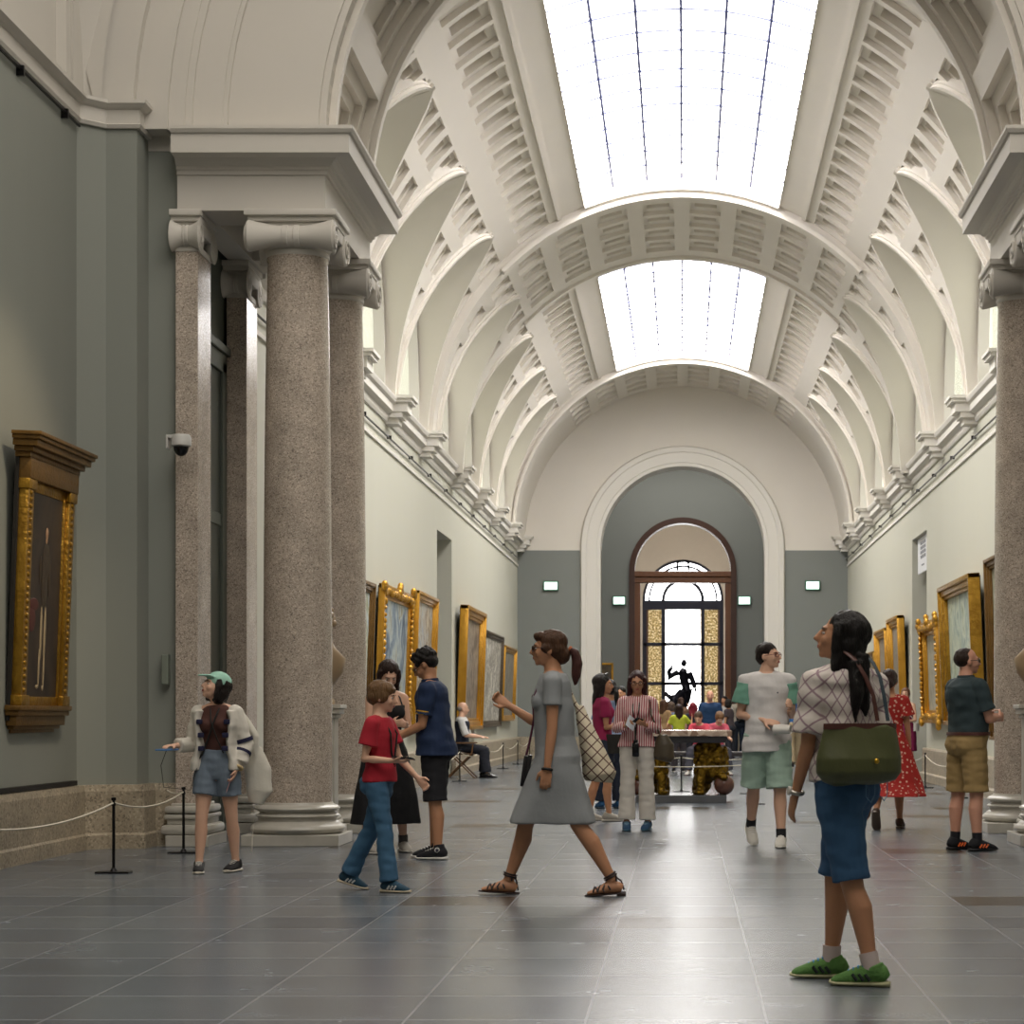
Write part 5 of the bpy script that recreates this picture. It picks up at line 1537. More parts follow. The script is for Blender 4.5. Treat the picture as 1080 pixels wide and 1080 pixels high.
            link('sole', bm, mat('sole_'+sole.strip('#'), sole, .6), sh, smooth=50)
            if laces:
                bm = bmesh.new(); sdv = fd.cross(upv).normalized()
                for q_ in range(4):
                    f = .035+q_*.022; u = .012-q_*.010
                    tube(bm, [o(f, u)-sdv*.026*s, o(f+.006, u+.008), o(f, u)+sdv*.026*s], .0045*s, 6)
                link('laces', bm, mat('laces_'+laces.strip('#'), laces, .7), sh)
            if accent:
                sdv = fd.cross(upv).normalized()
                for sg in (-1, 1):
                    for q_ in range(3):
                        bm = bmesh.new(); tube(bm, [o(.0+q_*.03, -.052)+sdv*sg*.044*s, o(.022+q_*.03, -.022)+sdv*sg*.044*s], .008*s, 6)
                        link('side_stripe', bm, mat('stripe_'+accent.strip('#'), accent, .5), sh)
            if sock:
                bm = bmesh.new(); d = (P.knee[i]-an).normalized(); tube(bm, [an+d*-.01*s, an+d*.075*s], [.042*s, .044*s], 14); link('sock', bm, mat('sock_'+sock.strip('#'), sock, .8), P.root, smooth=60)
    def glasses(P, col='#1b1512', r=.022, fill=None):
        M = P.HM; bm = bmesh.new()
        for sg in (-1, 1):
            pts = [(sg*.033+r*cos(2*pi*k/14)*1.15, .100-.006*cos(2*pi*k/14)*sg, -.004+r*.85*sin(2*pi*k/14)) for k in range(15)]
            tube(bm, pts, .0028, 5)
            tube(bm, [(sg*.058, .096, .003), (sg*.076, .05, .002), (sg*.080, -.005, 0)], .0028, 5)
        tube(bm, [(-.010, .106, 0), (.010, .106, 0)], .003, 5)
        bmesh.ops.transform(bm, matrix=M, verts=bm.verts); g = link('glasses', bm, mat('frame_'+col.strip('#'), col, .3), P.root, smooth=60)
        if fill:
            bm = bmesh.new()
            for sg in (-1, 1): ellipsoid(bm, (sg*.033, .0985, -.004), (r*1.1, .002, r*.82), seg=14, rings=8)
            bmesh.ops.transform(bm, matrix=M, verts=bm.verts); link('lens', bm, mat('lens_'+fill.strip('#'), fill, .08), g, smooth=60)
    def strap(P, name, pts, r, m, flat=None):
        """strap through points given as (z rest, x, y) around the torso, x,y in body half-widths"""
        out = []
        for (z, x, y) in pts:
            c, X, Y, U = P.fr(z); w, f, b = (lerp_tab(P.T, k, z)*P.s*P.fat for k in 'wfb')
            out.append(c+X*x*w+Y*y*(f if y > 0 else b))
        bm = bmesh.new(); tube(bm, out, flat or r, 8); return link(name, bm, m, P.root, smooth=60)
    def item(P, name, bm, m, label, cat, smooth=40, group=None):
        """a thing held or carried: top level, placed with the person"""
        o = link(name, bm, m, None, smooth); o.location = P.root.location; o.rotation_euler = P.root.rotation_euler
        return tag(o, label, cat, group)
    def part(P, parent, name, bm, m, smooth=40):
        return link(name, bm, m, parent, smooth)
def grip(P, i, size, tilt=0, fwd=.10, up=.018, roll=None):
    """matrix for a slab held in hand i: x across, y along fingers, z off the palm"""
    hd, pn, sg = P.hand[i]; x = hd.cross(pn).normalized()
    M = Matrix((x, hd, pn)).transposed().to_4x4(); M.translation = P.wri[i]+hd*fwd*P.s+pn*up*P.s
    return M
def slab(bm, M, w, l, t, bev=.003): box(bm, -w/2, w/2, -l/2, l/2, 0, t, bev, M)
# ---------------------------------------------------------------- the visitors
def gpos(px, py, dx=0):
    D = F*CAM[2]/(py-PY0); return CAM[0]+(px-PX0)*D/F+dx, D
M_strap = mat('black_strap', '#15130f', .6)
M_phone = mat('phone_black', '#101114', .15)
M_paper = mat('white_paper', '#e4e0d8', .8)

# woman in the mint cap, left
x, y = gpos(229, 920)
A = Person('woman in a mint cap and open white cardigan walking by the left barrier post', x, y, 178, 1.45, 'f', 'light', head=(-52, 20),
           legs=((9, 4, 6, 0, 12), (-5, 4, 6, 0, -12)), arms=(((.24, -.10, -.95), (.36, .85, -.02)), ((.28, -.12, -1), (-.22, .42, -.9))), palm=((0, 0, -1), (-1, .3, 0)), curl=(18, 38), q=.008)
A.hair('bob', '#1d1512')
A.top(cloth('brown_knit', '#4a2a22'), 1.035, .012, 0, .0, 1.44, name='sleeveless_top')
A.bottom(cloth('grey_blue_denim', '#6f7c8a', var=.15), .56, 1.06, .014, .022)
bm = bmesh.new()
for sg in (-1, 1):
    secs = []
    for z in (.88, .95, 1.05, 1.15, 1.25, 1.33, 1.40):
        c, X, Y, U = A.fr(z); w = lerp_tab(A.T, 'w', z)*A.s
        secs.append((c+X*sg*(w*.84+.020), X, Y, .040+.012*(z < 1.0), .115, .125, 0))
    loft(bm, secs, 20)
for z0, z1 in ((.88, 1.41),):
    secs = []
    for z in (.88, .95, 1.05, 1.15, 1.25, 1.33, 1.40):
        c, X, Y, U = A.fr(z); w = lerp_tab(A.T, 'w', z)*A.s
        secs.append((c-Y*.105, X, Y, w*1.05, .03, .035, 0))
    loft(bm, secs, 20)
A.armtube(bm, 0, .020, 1.78, .012); A.armtube(bm, 1, .024, 1.72, .020)
cd = A.put('cardigan', bm, cloth('cream_knit', '#d5cfc3'), it=2, disp=(.010, (8, 8, 18)))
S_, E_, W_ = A.sho[1], A.elb[1], A.wri[1]
M_navy = cloth('navy_band', '#1d1c3c')
for pts, r_ in (([S_.lerp(E_, .80), S_.lerp(E_, .92)], .070), ([E_.lerp(W_, .25), E_.lerp(W_, .36)], .066)):
    bm = bmesh.new(); tube(bm, pts, r_, 16); A.part(cd, 'navy_band', bm, M_navy)
for k in range(3):
    z = 1.30-k*.115; c, X, Y, U = A.fr(z); w = lerp_tab(A.T, 'w', z)*A.s
    for sg in (-1, 1):
        bm = bmesh.new(); box(bm, -.022, .022, -.012, .012, -.018, .018, .006, Matrix.Translation(c+X*sg*(w*.78)+Y*.118)); A.part(cd, 'navy_patch', bm, M_navy)
# cap
bm = bmesh.new(); M = A.HM
ellipsoid(bm, (0, -.018, .050), (.092, .104, .082), M)
vs = tube(bm, [(0, .05, .060), (0, .10, .060), (0, .145, .046), (0, .170, .036)], [(.075, .012), (.070, .010), (.055, .008), (.025, .005)], 16); bmesh.ops.transform(bm, matrix=M, verts=vs)
A.put('cap', bm, cloth('mint_cotton', '#9fcdb9', bump=.1), it=2)
A.shoes(cloth('black_canvas', '#1c1a1b'), '#cfc6b6', laces='#d8d4cc')
A.strap('camera_strap', [(1.42, -.35, 1.1), (1.30, -.05, 1.25), (1.15, .35, 1.4), (1.02, .7, 1.25), (.95, .9, .9)], .007, M_strap)
A.strap('lanyard', [(1.42, .35, 1.1), (1.30, .1, 1.28), (1.15, -.25, 1.42), (1.03, -.6, 1.3)], .005, M_strap)
bm = bmesh.new(); G = grip(A, 0, 0, fwd=.09, up=.024); slab(bm, G, .085, .17, .012, .004)
bl = A.item('phone', bm, mat('phone_blue', '#4f7fb8', .3), 'flat blue phone held out by the woman in the mint cap', 'phone')
bm = bmesh.new(); w0 = G.translation; c = A.fr(.97)[0]
tube(bm, [w0, w0+Vector((.045, .0, -.12)), w0+Vector((.03, -.02, -.28)), (w0+c)/2+Vector((0, .05, -.26)), c+Vector((.12, .12, -.06))], .0028, 6)
A.item('cord', bm, M_strap, 'thin black cord hanging from the blue phone to the shorts', 'cord')
bm = bmesh.new(); G = grip(A, 1, 0, fwd=.13, up=.015); slab(bm, G, .055, .15, .002, .001)
tk = A.item('ticket', bm, mat('pink_ticket', '#d59a94', .7), 'pink ticket held low by the woman in the mint cap', 'ticket')
bm = bmesh.new(); box(bm, -.018, .018, -.06, .0, .002, .003, 0, G); link('printed_block', bm, mat('ticket_red', '#a5474a', .7), tk)
bm = bmesh.new(); W_ = A.wri[1]; hd = A.hand[1][0]
for k in range(12):
    a = k*2*pi/12; X1, Y1, _ = frame_of(hd); p = W_-hd*.02+X1*.034*cos(a)+Y1*.034*sin(a); ellipsoid(bm, p, (.016, .016, .014), seg=8, rings=6)
link('scrunchie', bm, cloth('cream_scrunchie', '#c9b184'), A.root, smooth=60)
bm = bmesh.new()
tube(bm, [A.sho[1]+Vector((.0, -.14, .02)), Vector((-.25, -.16, 1.0)), Vector((-.24, -.17, .72))], [(.03, .02), (.05, .03), (.03, .02)], 10)
tube(bm, [(-.24, -.17, .92), (-.26, -.18, .76), (-.27, -.18, .60), (-.25, -.17, .50)], [(.05, .03), (.10, .05), (.10, .055), (.05, .03)], 18, up=(0, 1, 0))
tube(bm, [(-.25, -.17, .5), (-.235, -.15, .35), (-.22, -.14, .12)], .006, 6)
o = obm('tote_bag', fuse(bm, .009, 2, (.006, (10, 10, 10))), cloth('offwhite_canvas', '#cfcabd')); o.location = A.root.location; o.rotation_euler = A.root.rotation_euler
tag(o, 'off white cloth tote bag with a long cord behind the woman in the mint cap', 'bag')

# boy in red
x, y = gpos(391, 940)
B = Person('boy in a red T-shirt and blue jeans walking right with a phone', x+.06, y, -105, 1.36, 'm', 'light', head=(12, -6),
           legs=((12, 1, 6, 0, -6), (-17, 1, 12, -14, 0)), arms=(((.10, -.18, -1), (-.02, .96, -.06)), ((.06, .30, -.95), (.0, .62, -.62))), palm=((-.2, 0, 1), (-1, 0, 0)), curl=(35, 42), q=.008, fat=.86, limb=.85)
B.hair('bowl', '#6e5134')
B.top(cloth('red_cotton', '#a6192b'), .90, .016, .62, .022, 1.44, sflare=.03)
B.bottom(cloth('blue_denim', '#2f5575', color2='#4a7290', pscale=3, sharp=0), 1.97, .98, .012, .012, .058, name='jeans', fold=.010)
B.shoes(cloth('teal_mesh', '#1e3f52'), '#c9bca4', accent='#c6c6c6', laces='#23607a')
B.strap('neck_cord', [(1.44, -.5, .8), (1.30, -.42, 1.22), (1.15, -.30, 1.35), (1.03, .0, 1.42), (1.15, .30, 1.35), (1.30, .42, 1.22), (1.44, .5, .8)], .006, M_strap)
bm = bmesh.new(); G = grip(B, 0, 0, fwd=.09, up=.022); slab(bm, G, .07, .14, .010); B.item('phone', bm, M_phone, 'black phone held in front of the boy in red', 'phone')

# couple bowed over a phone
Cc = Person('woman in a long black strap dress looking down beside the man in navy', -2.47, 17.95, -148, 1.60, 'f', 'light', head=(-12, -32), lean=6,
            legs=((3, 10, 4, 0, 20), (-3, 10, 4, 0, -10)), arms=(((.12, .12, -1), (-.45, .75, .18)), ((.12, .12, -1), (-.4, .75, .12))), palm=((-1, 0, .3), (-1, 0, .3)), curl=(45, 45), q=.009)
Cc.hair('long', '#2b1a14')
Cc.dress(cloth('black_crepe', '#101014'), .26, .014, 0, .04, 1.33, .0, .02)
for sg in (-1, 1): Cc.strap('shoulder_strap', [(1.32, sg*.62, 1.1), (1.40, sg*.66, .9), (1.43, sg*.72, 0), (1.38, sg*.62, -1.0), (1.31, sg*.5, -1.1)], .006, M_strap)
Cc.shoes(cloth('pale_canvas', '#a8a39a'), '#cfcac0', sock='#4b4743')
Dm = Person('man in a navy polo and black shorts bowed over his hands', -1.97, 17.25, 88, 1.67, 'm', 'tan', head=(-4, -34), lean=7,
            legs=((3, 4, 2, 0, 14), (-2, 5, 2, 0, -14)), arms=(((.05, .16, -1), (-.45, .85, -.28)), ((.05, .16, -1), (-.18, .82, -.42))), palm=((-1, 0, 0), (-1, 0, .2)), curl=(42, 42), q=.009, fat=1.04)
Dm.hair('curly', '#15110f')
sh = Dm.top(cloth('navy_polo', '#16294a'), .84, .020, .72, .036, 1.45, sflare=.02)
S_, E_ = Dm.sho[1], Dm.elb[1]
bm = bmesh.new(); tube(bm, [S_.lerp(E_, .60), S_.lerp(E_, .635)], .066, 16); tube(bm, [S_.lerp(E_, .68), S_.lerp(E_, .715)], .067, 16); link('sleeve_band', bm, cloth('yellow_band', '#c69a2c'), sh)
bm = bmesh.new(); c, X, Y, U = Dm.fr(1.45); tube(bm, [c+X*.0-Y*.0-U*.012, c+U*.022], [.078*Dm.s, .070*Dm.s], 18); link('collar', bm, cloth('navy_polo', '#16294a'), sh, smooth=60)
Dm.bottom(cloth('black_shorts', '#14141a'), 1.02, 1.02, .018, .030)
Dm.shoes(cloth('black_hi_canvas', '#15161c'), '#d9d6d0', high=True, laces='#e2e0da')
bm = bmesh.new(); an = Dm.ank[1]
for i in (0, 1):
    an = Dm.ank[i]; sg = 1 if i == 0 else -1
    e_ = bmesh.new(); ellipsoid(e_, (an.x+sg*.046, an.y+.0, an.z-.0), (.004, .022, .022), seg=14, rings=8); link('round_patch', e_, mat('patch_white', '#d9d6d0', .5), Dm.root, smooth=60)
    e_ = bmesh.new()
    for k in range(5):
        a0 = pi/2+k*2*pi*2/5; a1 = pi/2+(k+1)*2*pi*2/5
        tube(e_, [(an.x+sg*.050, an.y+.015*cos(a0), an.z+.015*sin(a0)), (an.x+sg*.050, an.y+.015*cos(a1), an.z+.015*sin(a1))], .003, 5)
    link('star', e_, M_navy, Dm.root)
bm.free()
Dm.glasses('#15110f')
bm = bmesh.new(); G = grip(Dm, 1, 0, fwd=.07, up=.024); slab(bm, G, .07, .14, .010); Dm.item('phone', bm, M_phone, 'black phone in the hands of the man in the navy polo', 'phone')

# seated guard
Gd = Person('bald seated guard in white shirt and dark waistcoat, on the left under the paintings', GX, GY, -90, 1.70, 'm', 'light', head=(8, -6),
            legs=((84, 5, 78, 0, 0), (78, 5, 82, 0, 0)), arms=(((.12, .32, -.95), (-.06, .95, -.1)), ((.12, .32, -.95), (-.06, .95, -.1))), palm=((0, 0, -1), (0, 0, -1)), curl=(20, 20), q=.012)
Gd.root.location.x -= .0
Gd.hair('fringe_ring', '#8d8378')
Gd.top(cloth('white_shirt', '#c9c8c6'), .93, .012, 1.0, .0, 1.45)
bm = bmesh.new(); loft(bm, [Gd.tsec(z, .022) for z in (.93, .98, 1.04, 1.10, 1.16, 1.22, 1.28, 1.33, 1.37)], 24); Gd.put('waistcoat', bm, cloth('dark_waistcoat', '#1b2030'), it=2)
Gd.bottom(cloth('dark_trousers', '#1a1d28'), 1.95, .98, .014, .014, .07, name='trousers')
Gd.shoes(mat('black_leather', '#131214', .25), '#131214')

# striding woman in the grey dress
x, y = gpos(586, 944)
E1 = Person('woman in a grey dress and sunglasses striding left across the hall', x, y, 93, 1.745, 'f', 'tan', head=(-2, 2), lean=3,
            legs=((25, 1, 8, 4, 0), (-20, 1, 12, -4, 0)), arms=(((.10, .26, -.9), (-.02, .80, .52)), ((.10, .02, -1), (.08, .12, -1))), palm=((-1, 0, .4), (-1, 0, 0)), curl=(48, 22), q=.0075)
E1.hair('bun', '#4a3120')
E1.dress(cloth('grey_jersey', '#8d9092', var=.05), .455, .012, .50, .002, 1.435, .028, .012, shift=(0, .0), sflare=.012)
E1.glasses('#2a100c', .021, '#2a0f0c')
bm = bmesh.new(); M = E1.HM
vs = tube(bm, [(0, -.125, .005), (0, -.135, .0), (0, -.145, -.005)], [.018, .022, .018], 12)
bmesh.ops.transform(bm, matrix=M, verts=bm.verts); link('hair_tie', bm, cloth('orange_tie', '#a8603c'), E1.root, smooth=60)
bm = bmesh.new()
tube(bm, [(0, -.13, .005), (0, -.165, -.02), (0, -.185, -.09), (0, -.18, -.17), (0, -.175, -.23)], [.018, .028, .036, .030, .008], 12); bmesh.ops.transform(bm, matrix=M, verts=bm.verts)
E1.put('ponytail', bm, hair_mat('#4a2c28'), it=1, disp=(.004, (60, 60, 12)))
E1.strap('neck_strap', [(1.30, -.62, 1.0), (1.40, -.30, .9), (1.47, .1, -.9), (1.46, .55, -.5), (1.43, .62, .3), (1.30, .45, 1.12), (1.15, .3, 1.45), (1.02, .2, 1.75), (.92, .15, 1.95)], .008, cloth('plum_strap', '#4a1a30'))
c, X, Y, U = E1.fr(.92)
bm = bmesh.new(); Mx = Matrix.Translation(c+Y*.205-U*.10+X*.03) @ Matrix.Rotation(radians(8), 4, 'X'); box(bm, -.03, .03, -.012, .012, -.10, .10, .006, Mx); box(bm, -.035, .035, -.04, -.012, -.10, .11, .006, Mx)
E1.item('camera_pouch', bm, mat('pouch_black', '#1a191b', .4), 'black phone pouch hanging in front of the grey dress', 'pouch')
for i in (0, 1):
    an, fd = E1.ank[i], E1.foot[i]; s = E1.s; upv = (Vector((0, 0, 1))-fd*fd.z).normalized(); o_ = lambda f, u: an+fd*f*s+upv*u*s; sdv = fd.cross(upv).normalized()
    bm = bmesh.new(); tube(bm, [o_(-.075, -.074), o_(-.02, -.078), o_(.05, -.078), o_(.12, -.078), o_(.185, -.076)], [(.022, .008), (.036, .008), (.036, .008), (.046, .008), (.026, .007)], 12, up=upv)
    box(bm, -.03, .03, -.03, .03, -.012, .008, .003, Matrix.Translation(o_(-.045, -.085)))
    sd_ = link('sandal', bm, mat('sandal_brown', '#2a1712', .5), E1.root, smooth=50)
    bm = bmesh.new()
    for (f0, u0, f1, u1) in ((.02, -.05, .07, -.045), (.06, -.06, .10, -.05), (.10, -.062, .13, -.06), (-.02, .0, -.02, .0)):
        r0 = .043*s
        pts = [o_(f0+(f1-f0)*k/8, u0+(u1-u0)*k/8)+sdv*r0*cos(pi*k/8)+upv*.034*s*sin(pi*k/8) for k in range(9)]
        tube(bm, pts, .0055, 6); pts = [o_(f1+(f0-f1)*k/8, u0)+sdv*r0*cos(pi*k/8)+upv*.034*s*sin(pi*k/8) for k in range(9)]; tube(bm, pts, .0055, 6)
    dK = (E1.knee[i]-an).normalized(); X1, Y1, _ = frame_of(dK)
    for h_ in (.03, .045): tube(bm, [an+dK*h_+X1*.040*cos(2*pi*k/16)+Y1*.042*sin(2*pi*k/16) for k in range(17)], .006, 6)
    tube(bm, [o_(-.065, -.06), o_(-.05, -.0), an+dK*.04-fd*.02], .006, 6)
    link('ankle_strap', bm, mat('sandal_brown', '#2a1712', .5), sd_, smooth=50)
bm = bmesh.new(); W_ = E1.wri[1]; hd = E1.hand[1][0]; X1, Y1, _ = frame_of(hd)
tube(bm, [W_+hd*.01+X1*.030*cos(2*pi*k/16)+Y1*.030*sin(2*pi*k/16) for k in range(17)], .009, 8); link('wristband', bm, M_strap, E1.root, smooth=60)
bm = bmesh.new()
tube(bm, [(.16, .0, 1.44), (.16, -.10, 1.30), (.14, -.17, 1.14)], [(.02, .012), (.03, .015), (.05, .02)], 10)
tube(bm, [(.14, -.15, 1.22), (.13, -.20, 1.06), (.12, -.25, .90), (.12, -.285, .78), (.12, -.28, .73)], [(.03, .03), (.11, .055), (.16, .085), (.18, .11), (.15, .09)], 20, up=(0, 1, 0))
o = obm('shoulder_bag', fuse(bm, .009, 2, (.005, (12, 12, 12))), cloth('patterned_bag', '#cbbfa6', color2='#5d3f3a', pattern='checks_side', pscale=13)); o.location = E1.root.location; o.rotation_euler = E1.root.rotation_euler
tag(o, 'large cream bag with a diamond pattern slung behind the woman in grey', 'bag')

# woman in magenta and companion
Mg = Person('woman in a magenta T-shirt standing behind the patterned bag', -.86, 23.3, -75, 1.58, 'f', 'tan', head=(-20, 0),
            legs=((6, 3, 4, 0, 0), (-6, 3, 6, 0, 0)), arms=(((.10, .05, -1), (-.15, .85, .1)), ((.10, .1, -1), (-.2, .85, .15))), q=.011, curl=(40, 40))
Mg.hair('long', '#1c1413'); Mg.top(cloth('magenta_cotton', '#8e1748'), .93, .014, .6, .012, 1.44); Mg.bottom(cloth('dark_denim_short', '#262c3c'), .55, 1.0, .016, .02); Mg.shoes(cloth('pale_canvas', '#a8a39a'), '#cfcac0')
bm = bmesh.new(); vs = tube(bm, [(-.07, .03, .105), (-.02, .05, .125), (.02, .05, .125), (.07, .03, .105)], .012, 8); bmesh.ops.transform(bm, matrix=Mg.HM, verts=vs); link('sunglasses', bm, M_phone, Mg.root, smooth=60)
bm = bmesh.new(); loft(bm, [(Vector((.16, .10, z)), Vector((1, 0, 0)), Vector((0, 1, 0)), .05, .09, .09, 0) for z in (.74, .80, .90, .95)], 14); 
Mg.item('belt_bag', bm, M_strap, 'small black bag at the hip of the woman in magenta', 'bag')
Lb = Person('person in a light blue shirt, dark jeans and blue sneakers behind the woman in magenta', -.88, 26.4, 20, 1.56, 'f', 'tan', head=(20, 0), q=.013)
Lb.hair('pony', '#17110f'); Lb.top(cloth('light_blue', '#7f8fae'), .92, .018, .7, .01, 1.44); Lb.bottom(cloth('dark_jeans', '#1b2233'), 1.95, 1.0, .014, .01, .06, name='jeans'); Lb.shoes(cloth('blue_mesh', '#1d4d78'), '#23384a')

# woman in striped shirt
x, y = gpos(672, 876)
I1 = Person('woman in a red and white striped shirt and white trousers reading a leaflet', x, y, 176, 1.57, 'f', 'tan', head=(6, -6),
            legs=((4, 2, 3, 0, 6), (0, 2, 3, 0, -8)), arms=(((.22, .0, -1), (-.42, .72, .12)), ((.22, .0, -1), (-.42, .72, .16))), palm=((-.6, -.2, .8), (-.6, -.2, .8)), curl=(40, 40), q=.0095)
I1.hair('long', '#3a1a1c')
M_str = cloth('striped_shirt', '#e2cfcb', color2='#a8434f', pattern='stripes', pscale=14, sharp=.6, stretch=(1, .0, .0))
sh = I1.top(M_str, .90, .018, 1.85, .012, 1.44, sflare=.01)
I1.bottom(cloth('white_trousers', '#cfc9c0'), 1.90, 1.0, .012, .024, .060, name='trousers', fold=.009)
I1.shoes(cloth('blue_trainer', '#27486a'), '#2e5a72', laces='#8fb4c6'); I1.glasses('#3a1b18', .021)
I1.strap('lanyard', [(1.44, -.4, 1.0), (1.30, -.22, 1.25), (1.15, -.05, 1.5), (1.0, .02, 1.5), (.93, .02, 1.45)], .006, M_strap); I1.strap('lanyard', [(1.44, .4, 1.0), (1.30, .22, 1.25), (1.15, .08, 1.5), (1.0, .04, 1.5), (.93, .02, 1.45)], .006, M_strap)
c, X, Y, U = I1.fr(.88); bm = bmesh.new(); Mx = Matrix.Translation(c+Y*.165); box(bm, -.035, .035, -.02, .02, -.08, .06, .012, Mx); box(bm, -.022, .022, -.012, .012, .06, .09, .004, Mx); I1.item('audio_guide', bm, M_phone, 'black audio guide hanging on a lanyard over the white trousers', 'audio guide')
bm = bmesh.new(); G = grip(I1, 0, 0, fwd=.10, up=.02) @ Matrix.Rotation(radians(-55), 4, 'X'); slab(bm, G, .10, .19, .002, .0005); I1.item('leaflet', bm, mat('leaflet_grey', '#b9bcc4', .6), 'folded grey leaflet in the hands of the woman in the striped shirt', 'leaflet')
bm = bmesh.new(); G = grip(I1, 1, 0, fwd=.09, up=.024); slab(bm, G, .07, .14, .010); I1.item('phone', bm, M_phone, 'black phone held by the woman in the striped shirt', 'phone')
bm = bmesh.new(); tube(bm, [I1.sho[1]+Vector((.02, .05, .04)), I1.sho[1]+Vector((.0, .09, -.12)), Vector((-.24, .05, .95))], [.010, .012, .012], 8)
tube(bm, [(-.25, .02, .96), (-.27, .02, .86), (-.27, .02, .74), (-.26, .02, .70)], [(.05, .04), (.10, .06), (.11, .07), (.09, .05)], 16, up=(0, 1, 0))
o = obm('shoulder_bag', fuse(bm, .010, 2), mat('olive_brown_leather', '#4a4030', .45, var=.15)); o.location = I1.root.location; o.rotation_euler = I1.root.rotation_euler; tag(o, 'olive brown shoulder bag of the woman in the striped shirt', 'bag')

# man in white and mint
x, y = gpos(809, 893)
K1 = Person('man in a white T-shirt with mint sleeves and mint shorts walking forward', x, y, 183, 1.76, 'm', 'light', head=(56, 6),
            legs=((-13, 2, 16, -32, 8), (7, 2, 3, 0, -10)), arms=(((.16, -.06, -.97), (-.78, .58, -.20)), ((.12, -.16, -.98), (-.10, .80, .22))), palm=((-.2, -.5, -.8), (-1, 0, 0)), curl=(20, 35), q=.008, fat=.98)
K1.hair('short', '#1f1511')
M_mint = cloth('mint_jersey', '#6fa08c')
K1.top(cloth('white_jersey', '#d3cfcd'), .78, .018, .66, .020, 1.44, sm=M_mint, sflare=.03)
K1.bottom(cloth('mint_shorts', '#9db5a6'), 1.0, .98, .022, .042)
K1.shoes(cloth('white_leather', '#cfcbc2', bump=.05), '#d9d6cc', sock='#1b1b20', laces='#e2e0da'); K1.glasses('#7a3b33', .021)
bm = bmesh.new(); c, X, Y, U = K1.fr(1.28); ellipsoid(bm, c+X*-.08+Y*.148, (.006, .003, .008), seg=8, rings=6); link('small_logo', bm, M_navy, K1.root)
bm = bmesh.new(); G = grip(K1, 0, 0, fwd=.13, up=.015)
tube(bm, [G @ Vector((-.03, -.02, .03)), G @ Vector((.02, .12, .03))], [(.062, .045), (.058, .04)], 16, caps=False); K1.item('rolled_paper', bm, M_paper, 'rolled white paper held by the man with mint sleeves', 'paper')

# foreground woman with the green bag
x, y = gpos(876, 1036)
L1 = Person('woman with long black hair, checked white blouse and denim shorts, nearest the camera', x+.055, y, 65, 1.60, 'f', 'tan', head=(17, 12), lean=-1, twist=-35,
            legs=((10, 2, 6, 0, 14), (-10, 0, 4, 0, 10)), arms=(((.08, .0, -1), (.05, .35, -1)), ((.14, .0, -1), (.04, .36, -.93))), palm=((-1, 0, 0), (-.9, -.2, 0)), curl=(25, 24), q=.0065, fat=1.03)
L1.hair('longer', '#14100f', q=.007)
M_chk = cloth('checked_blouse', '#cfc5bd', color2='#957c84', pattern='checks', pscale=13)
L1.top(M_chk, .93, .022, .82, .022, 1.44, name='blouse', sflare=.030, fold=.012)
L1.bottom(cloth('blue_denim_shorts', '#27496e', color2='#3d6488', pscale=3, sharp=0), 1.0, 1.03, .014, .020, name='denim_shorts')
for sg in (-1, 1):
    c, X, Y, U = L1.fr(.90)
    p = c+X*sg*.085-Y*.155*1.0
    pts = [p+X*(-.05)+U*.05, p+X*.05+U*.05, p+X*.05-U*.035, p-U*.06-Y*.004, p+X*(-.05)-U*.035, p+X*(-.05)+U*.05]
    c_ = bmesh.new(); tube(c_, pts, .0022, 5); link('pocket_stitching', c_, mat('stitch', '#5f83a5', .7), L1.root)

L1.shoes(cloth('green_mesh', '#55803f', bump=.4, bscale=60), '#b7b48c', sock='#c9b9b4', accent='#16261f', laces='#2f7fb0')
bm = bmesh.new(); W_ = L1.wri[1]; hd = L1.hand[1][0]; X1, Y1, _ = frame_of(hd)
tube(bm, [W_-hd*.015+X1*.028*cos(2*pi*k/18)+Y1*.028*sin(2*pi*k/18) for k in range(19)], (.010), 8)
wt = link('watch', bm, mat('watch_steel', '#a9a49a', .3, metal=.8), L1.root, smooth=60)
bm = bmesh.new(); pn = L1.hand[1][1]; Q = (-pn).to_track_quat('Z', 'Y').to_matrix().to_4x4(); Q.translation = W_-hd*.015-pn*.032; vs = lathe(bm, [(.019, -.004), (.019, .005), (.016, .007)], seg=20); bmesh.ops.transform(bm, matrix=Q, verts=vs); link('dial', bm, mat('dial_white', '#cfcac0', .2), wt)
# bag on the back: flattened pouch with a folded rim, two straps over the right shoulder
bm = bmesh.new(); c, X, Y, U = L1.fr(1.02)
BX, BY = Vector((1, 0, 0)), Vector((0, 1, 0))
bc = Vector((-.045, -.195, -.03))
secs = []
for (z, w, d) in ((.90, .13, .045), (.915, .18, .07), (.95, .212, .09), (1.01, .215, .085), (1.07, .205, .06), (1.12, .195, .04), (1.15, .185, .03)):
    secs.append((bc+Vector((0, 0, z)), BX, BY, w, d, d, 0))
loft(bm, secs, 36)
bag = obm('handbag', fuse(bm, .007, 2, (.010, (9, 9, 6))), mat('olive_nylon', '#4a4d2b', .42, var=.12, bump=.2, bscale=12)); bag.location = L1.root.location; bag.rotation_euler = (0, 0, radians(30))
tag(bag, 'large olive green shoulder bag with brown straps on the back of the nearest woman', 'bag')
M_leath = mat('brown_leather', '#4f2a22', .45, var=.1)
bm = bmesh.new(); loft(bm, [(bc+Vector((0, 0, z)), BX, BY, w, d, d, 0) for (z, w, d) in ((1.135, .189, .034), (1.16, .188, .033))], 36); L1.part(bag, 'rim', bm, M_leath)
sh0 = L1.sho[0]; sh1 = L1.sho[1]
bm = bmesh.new()
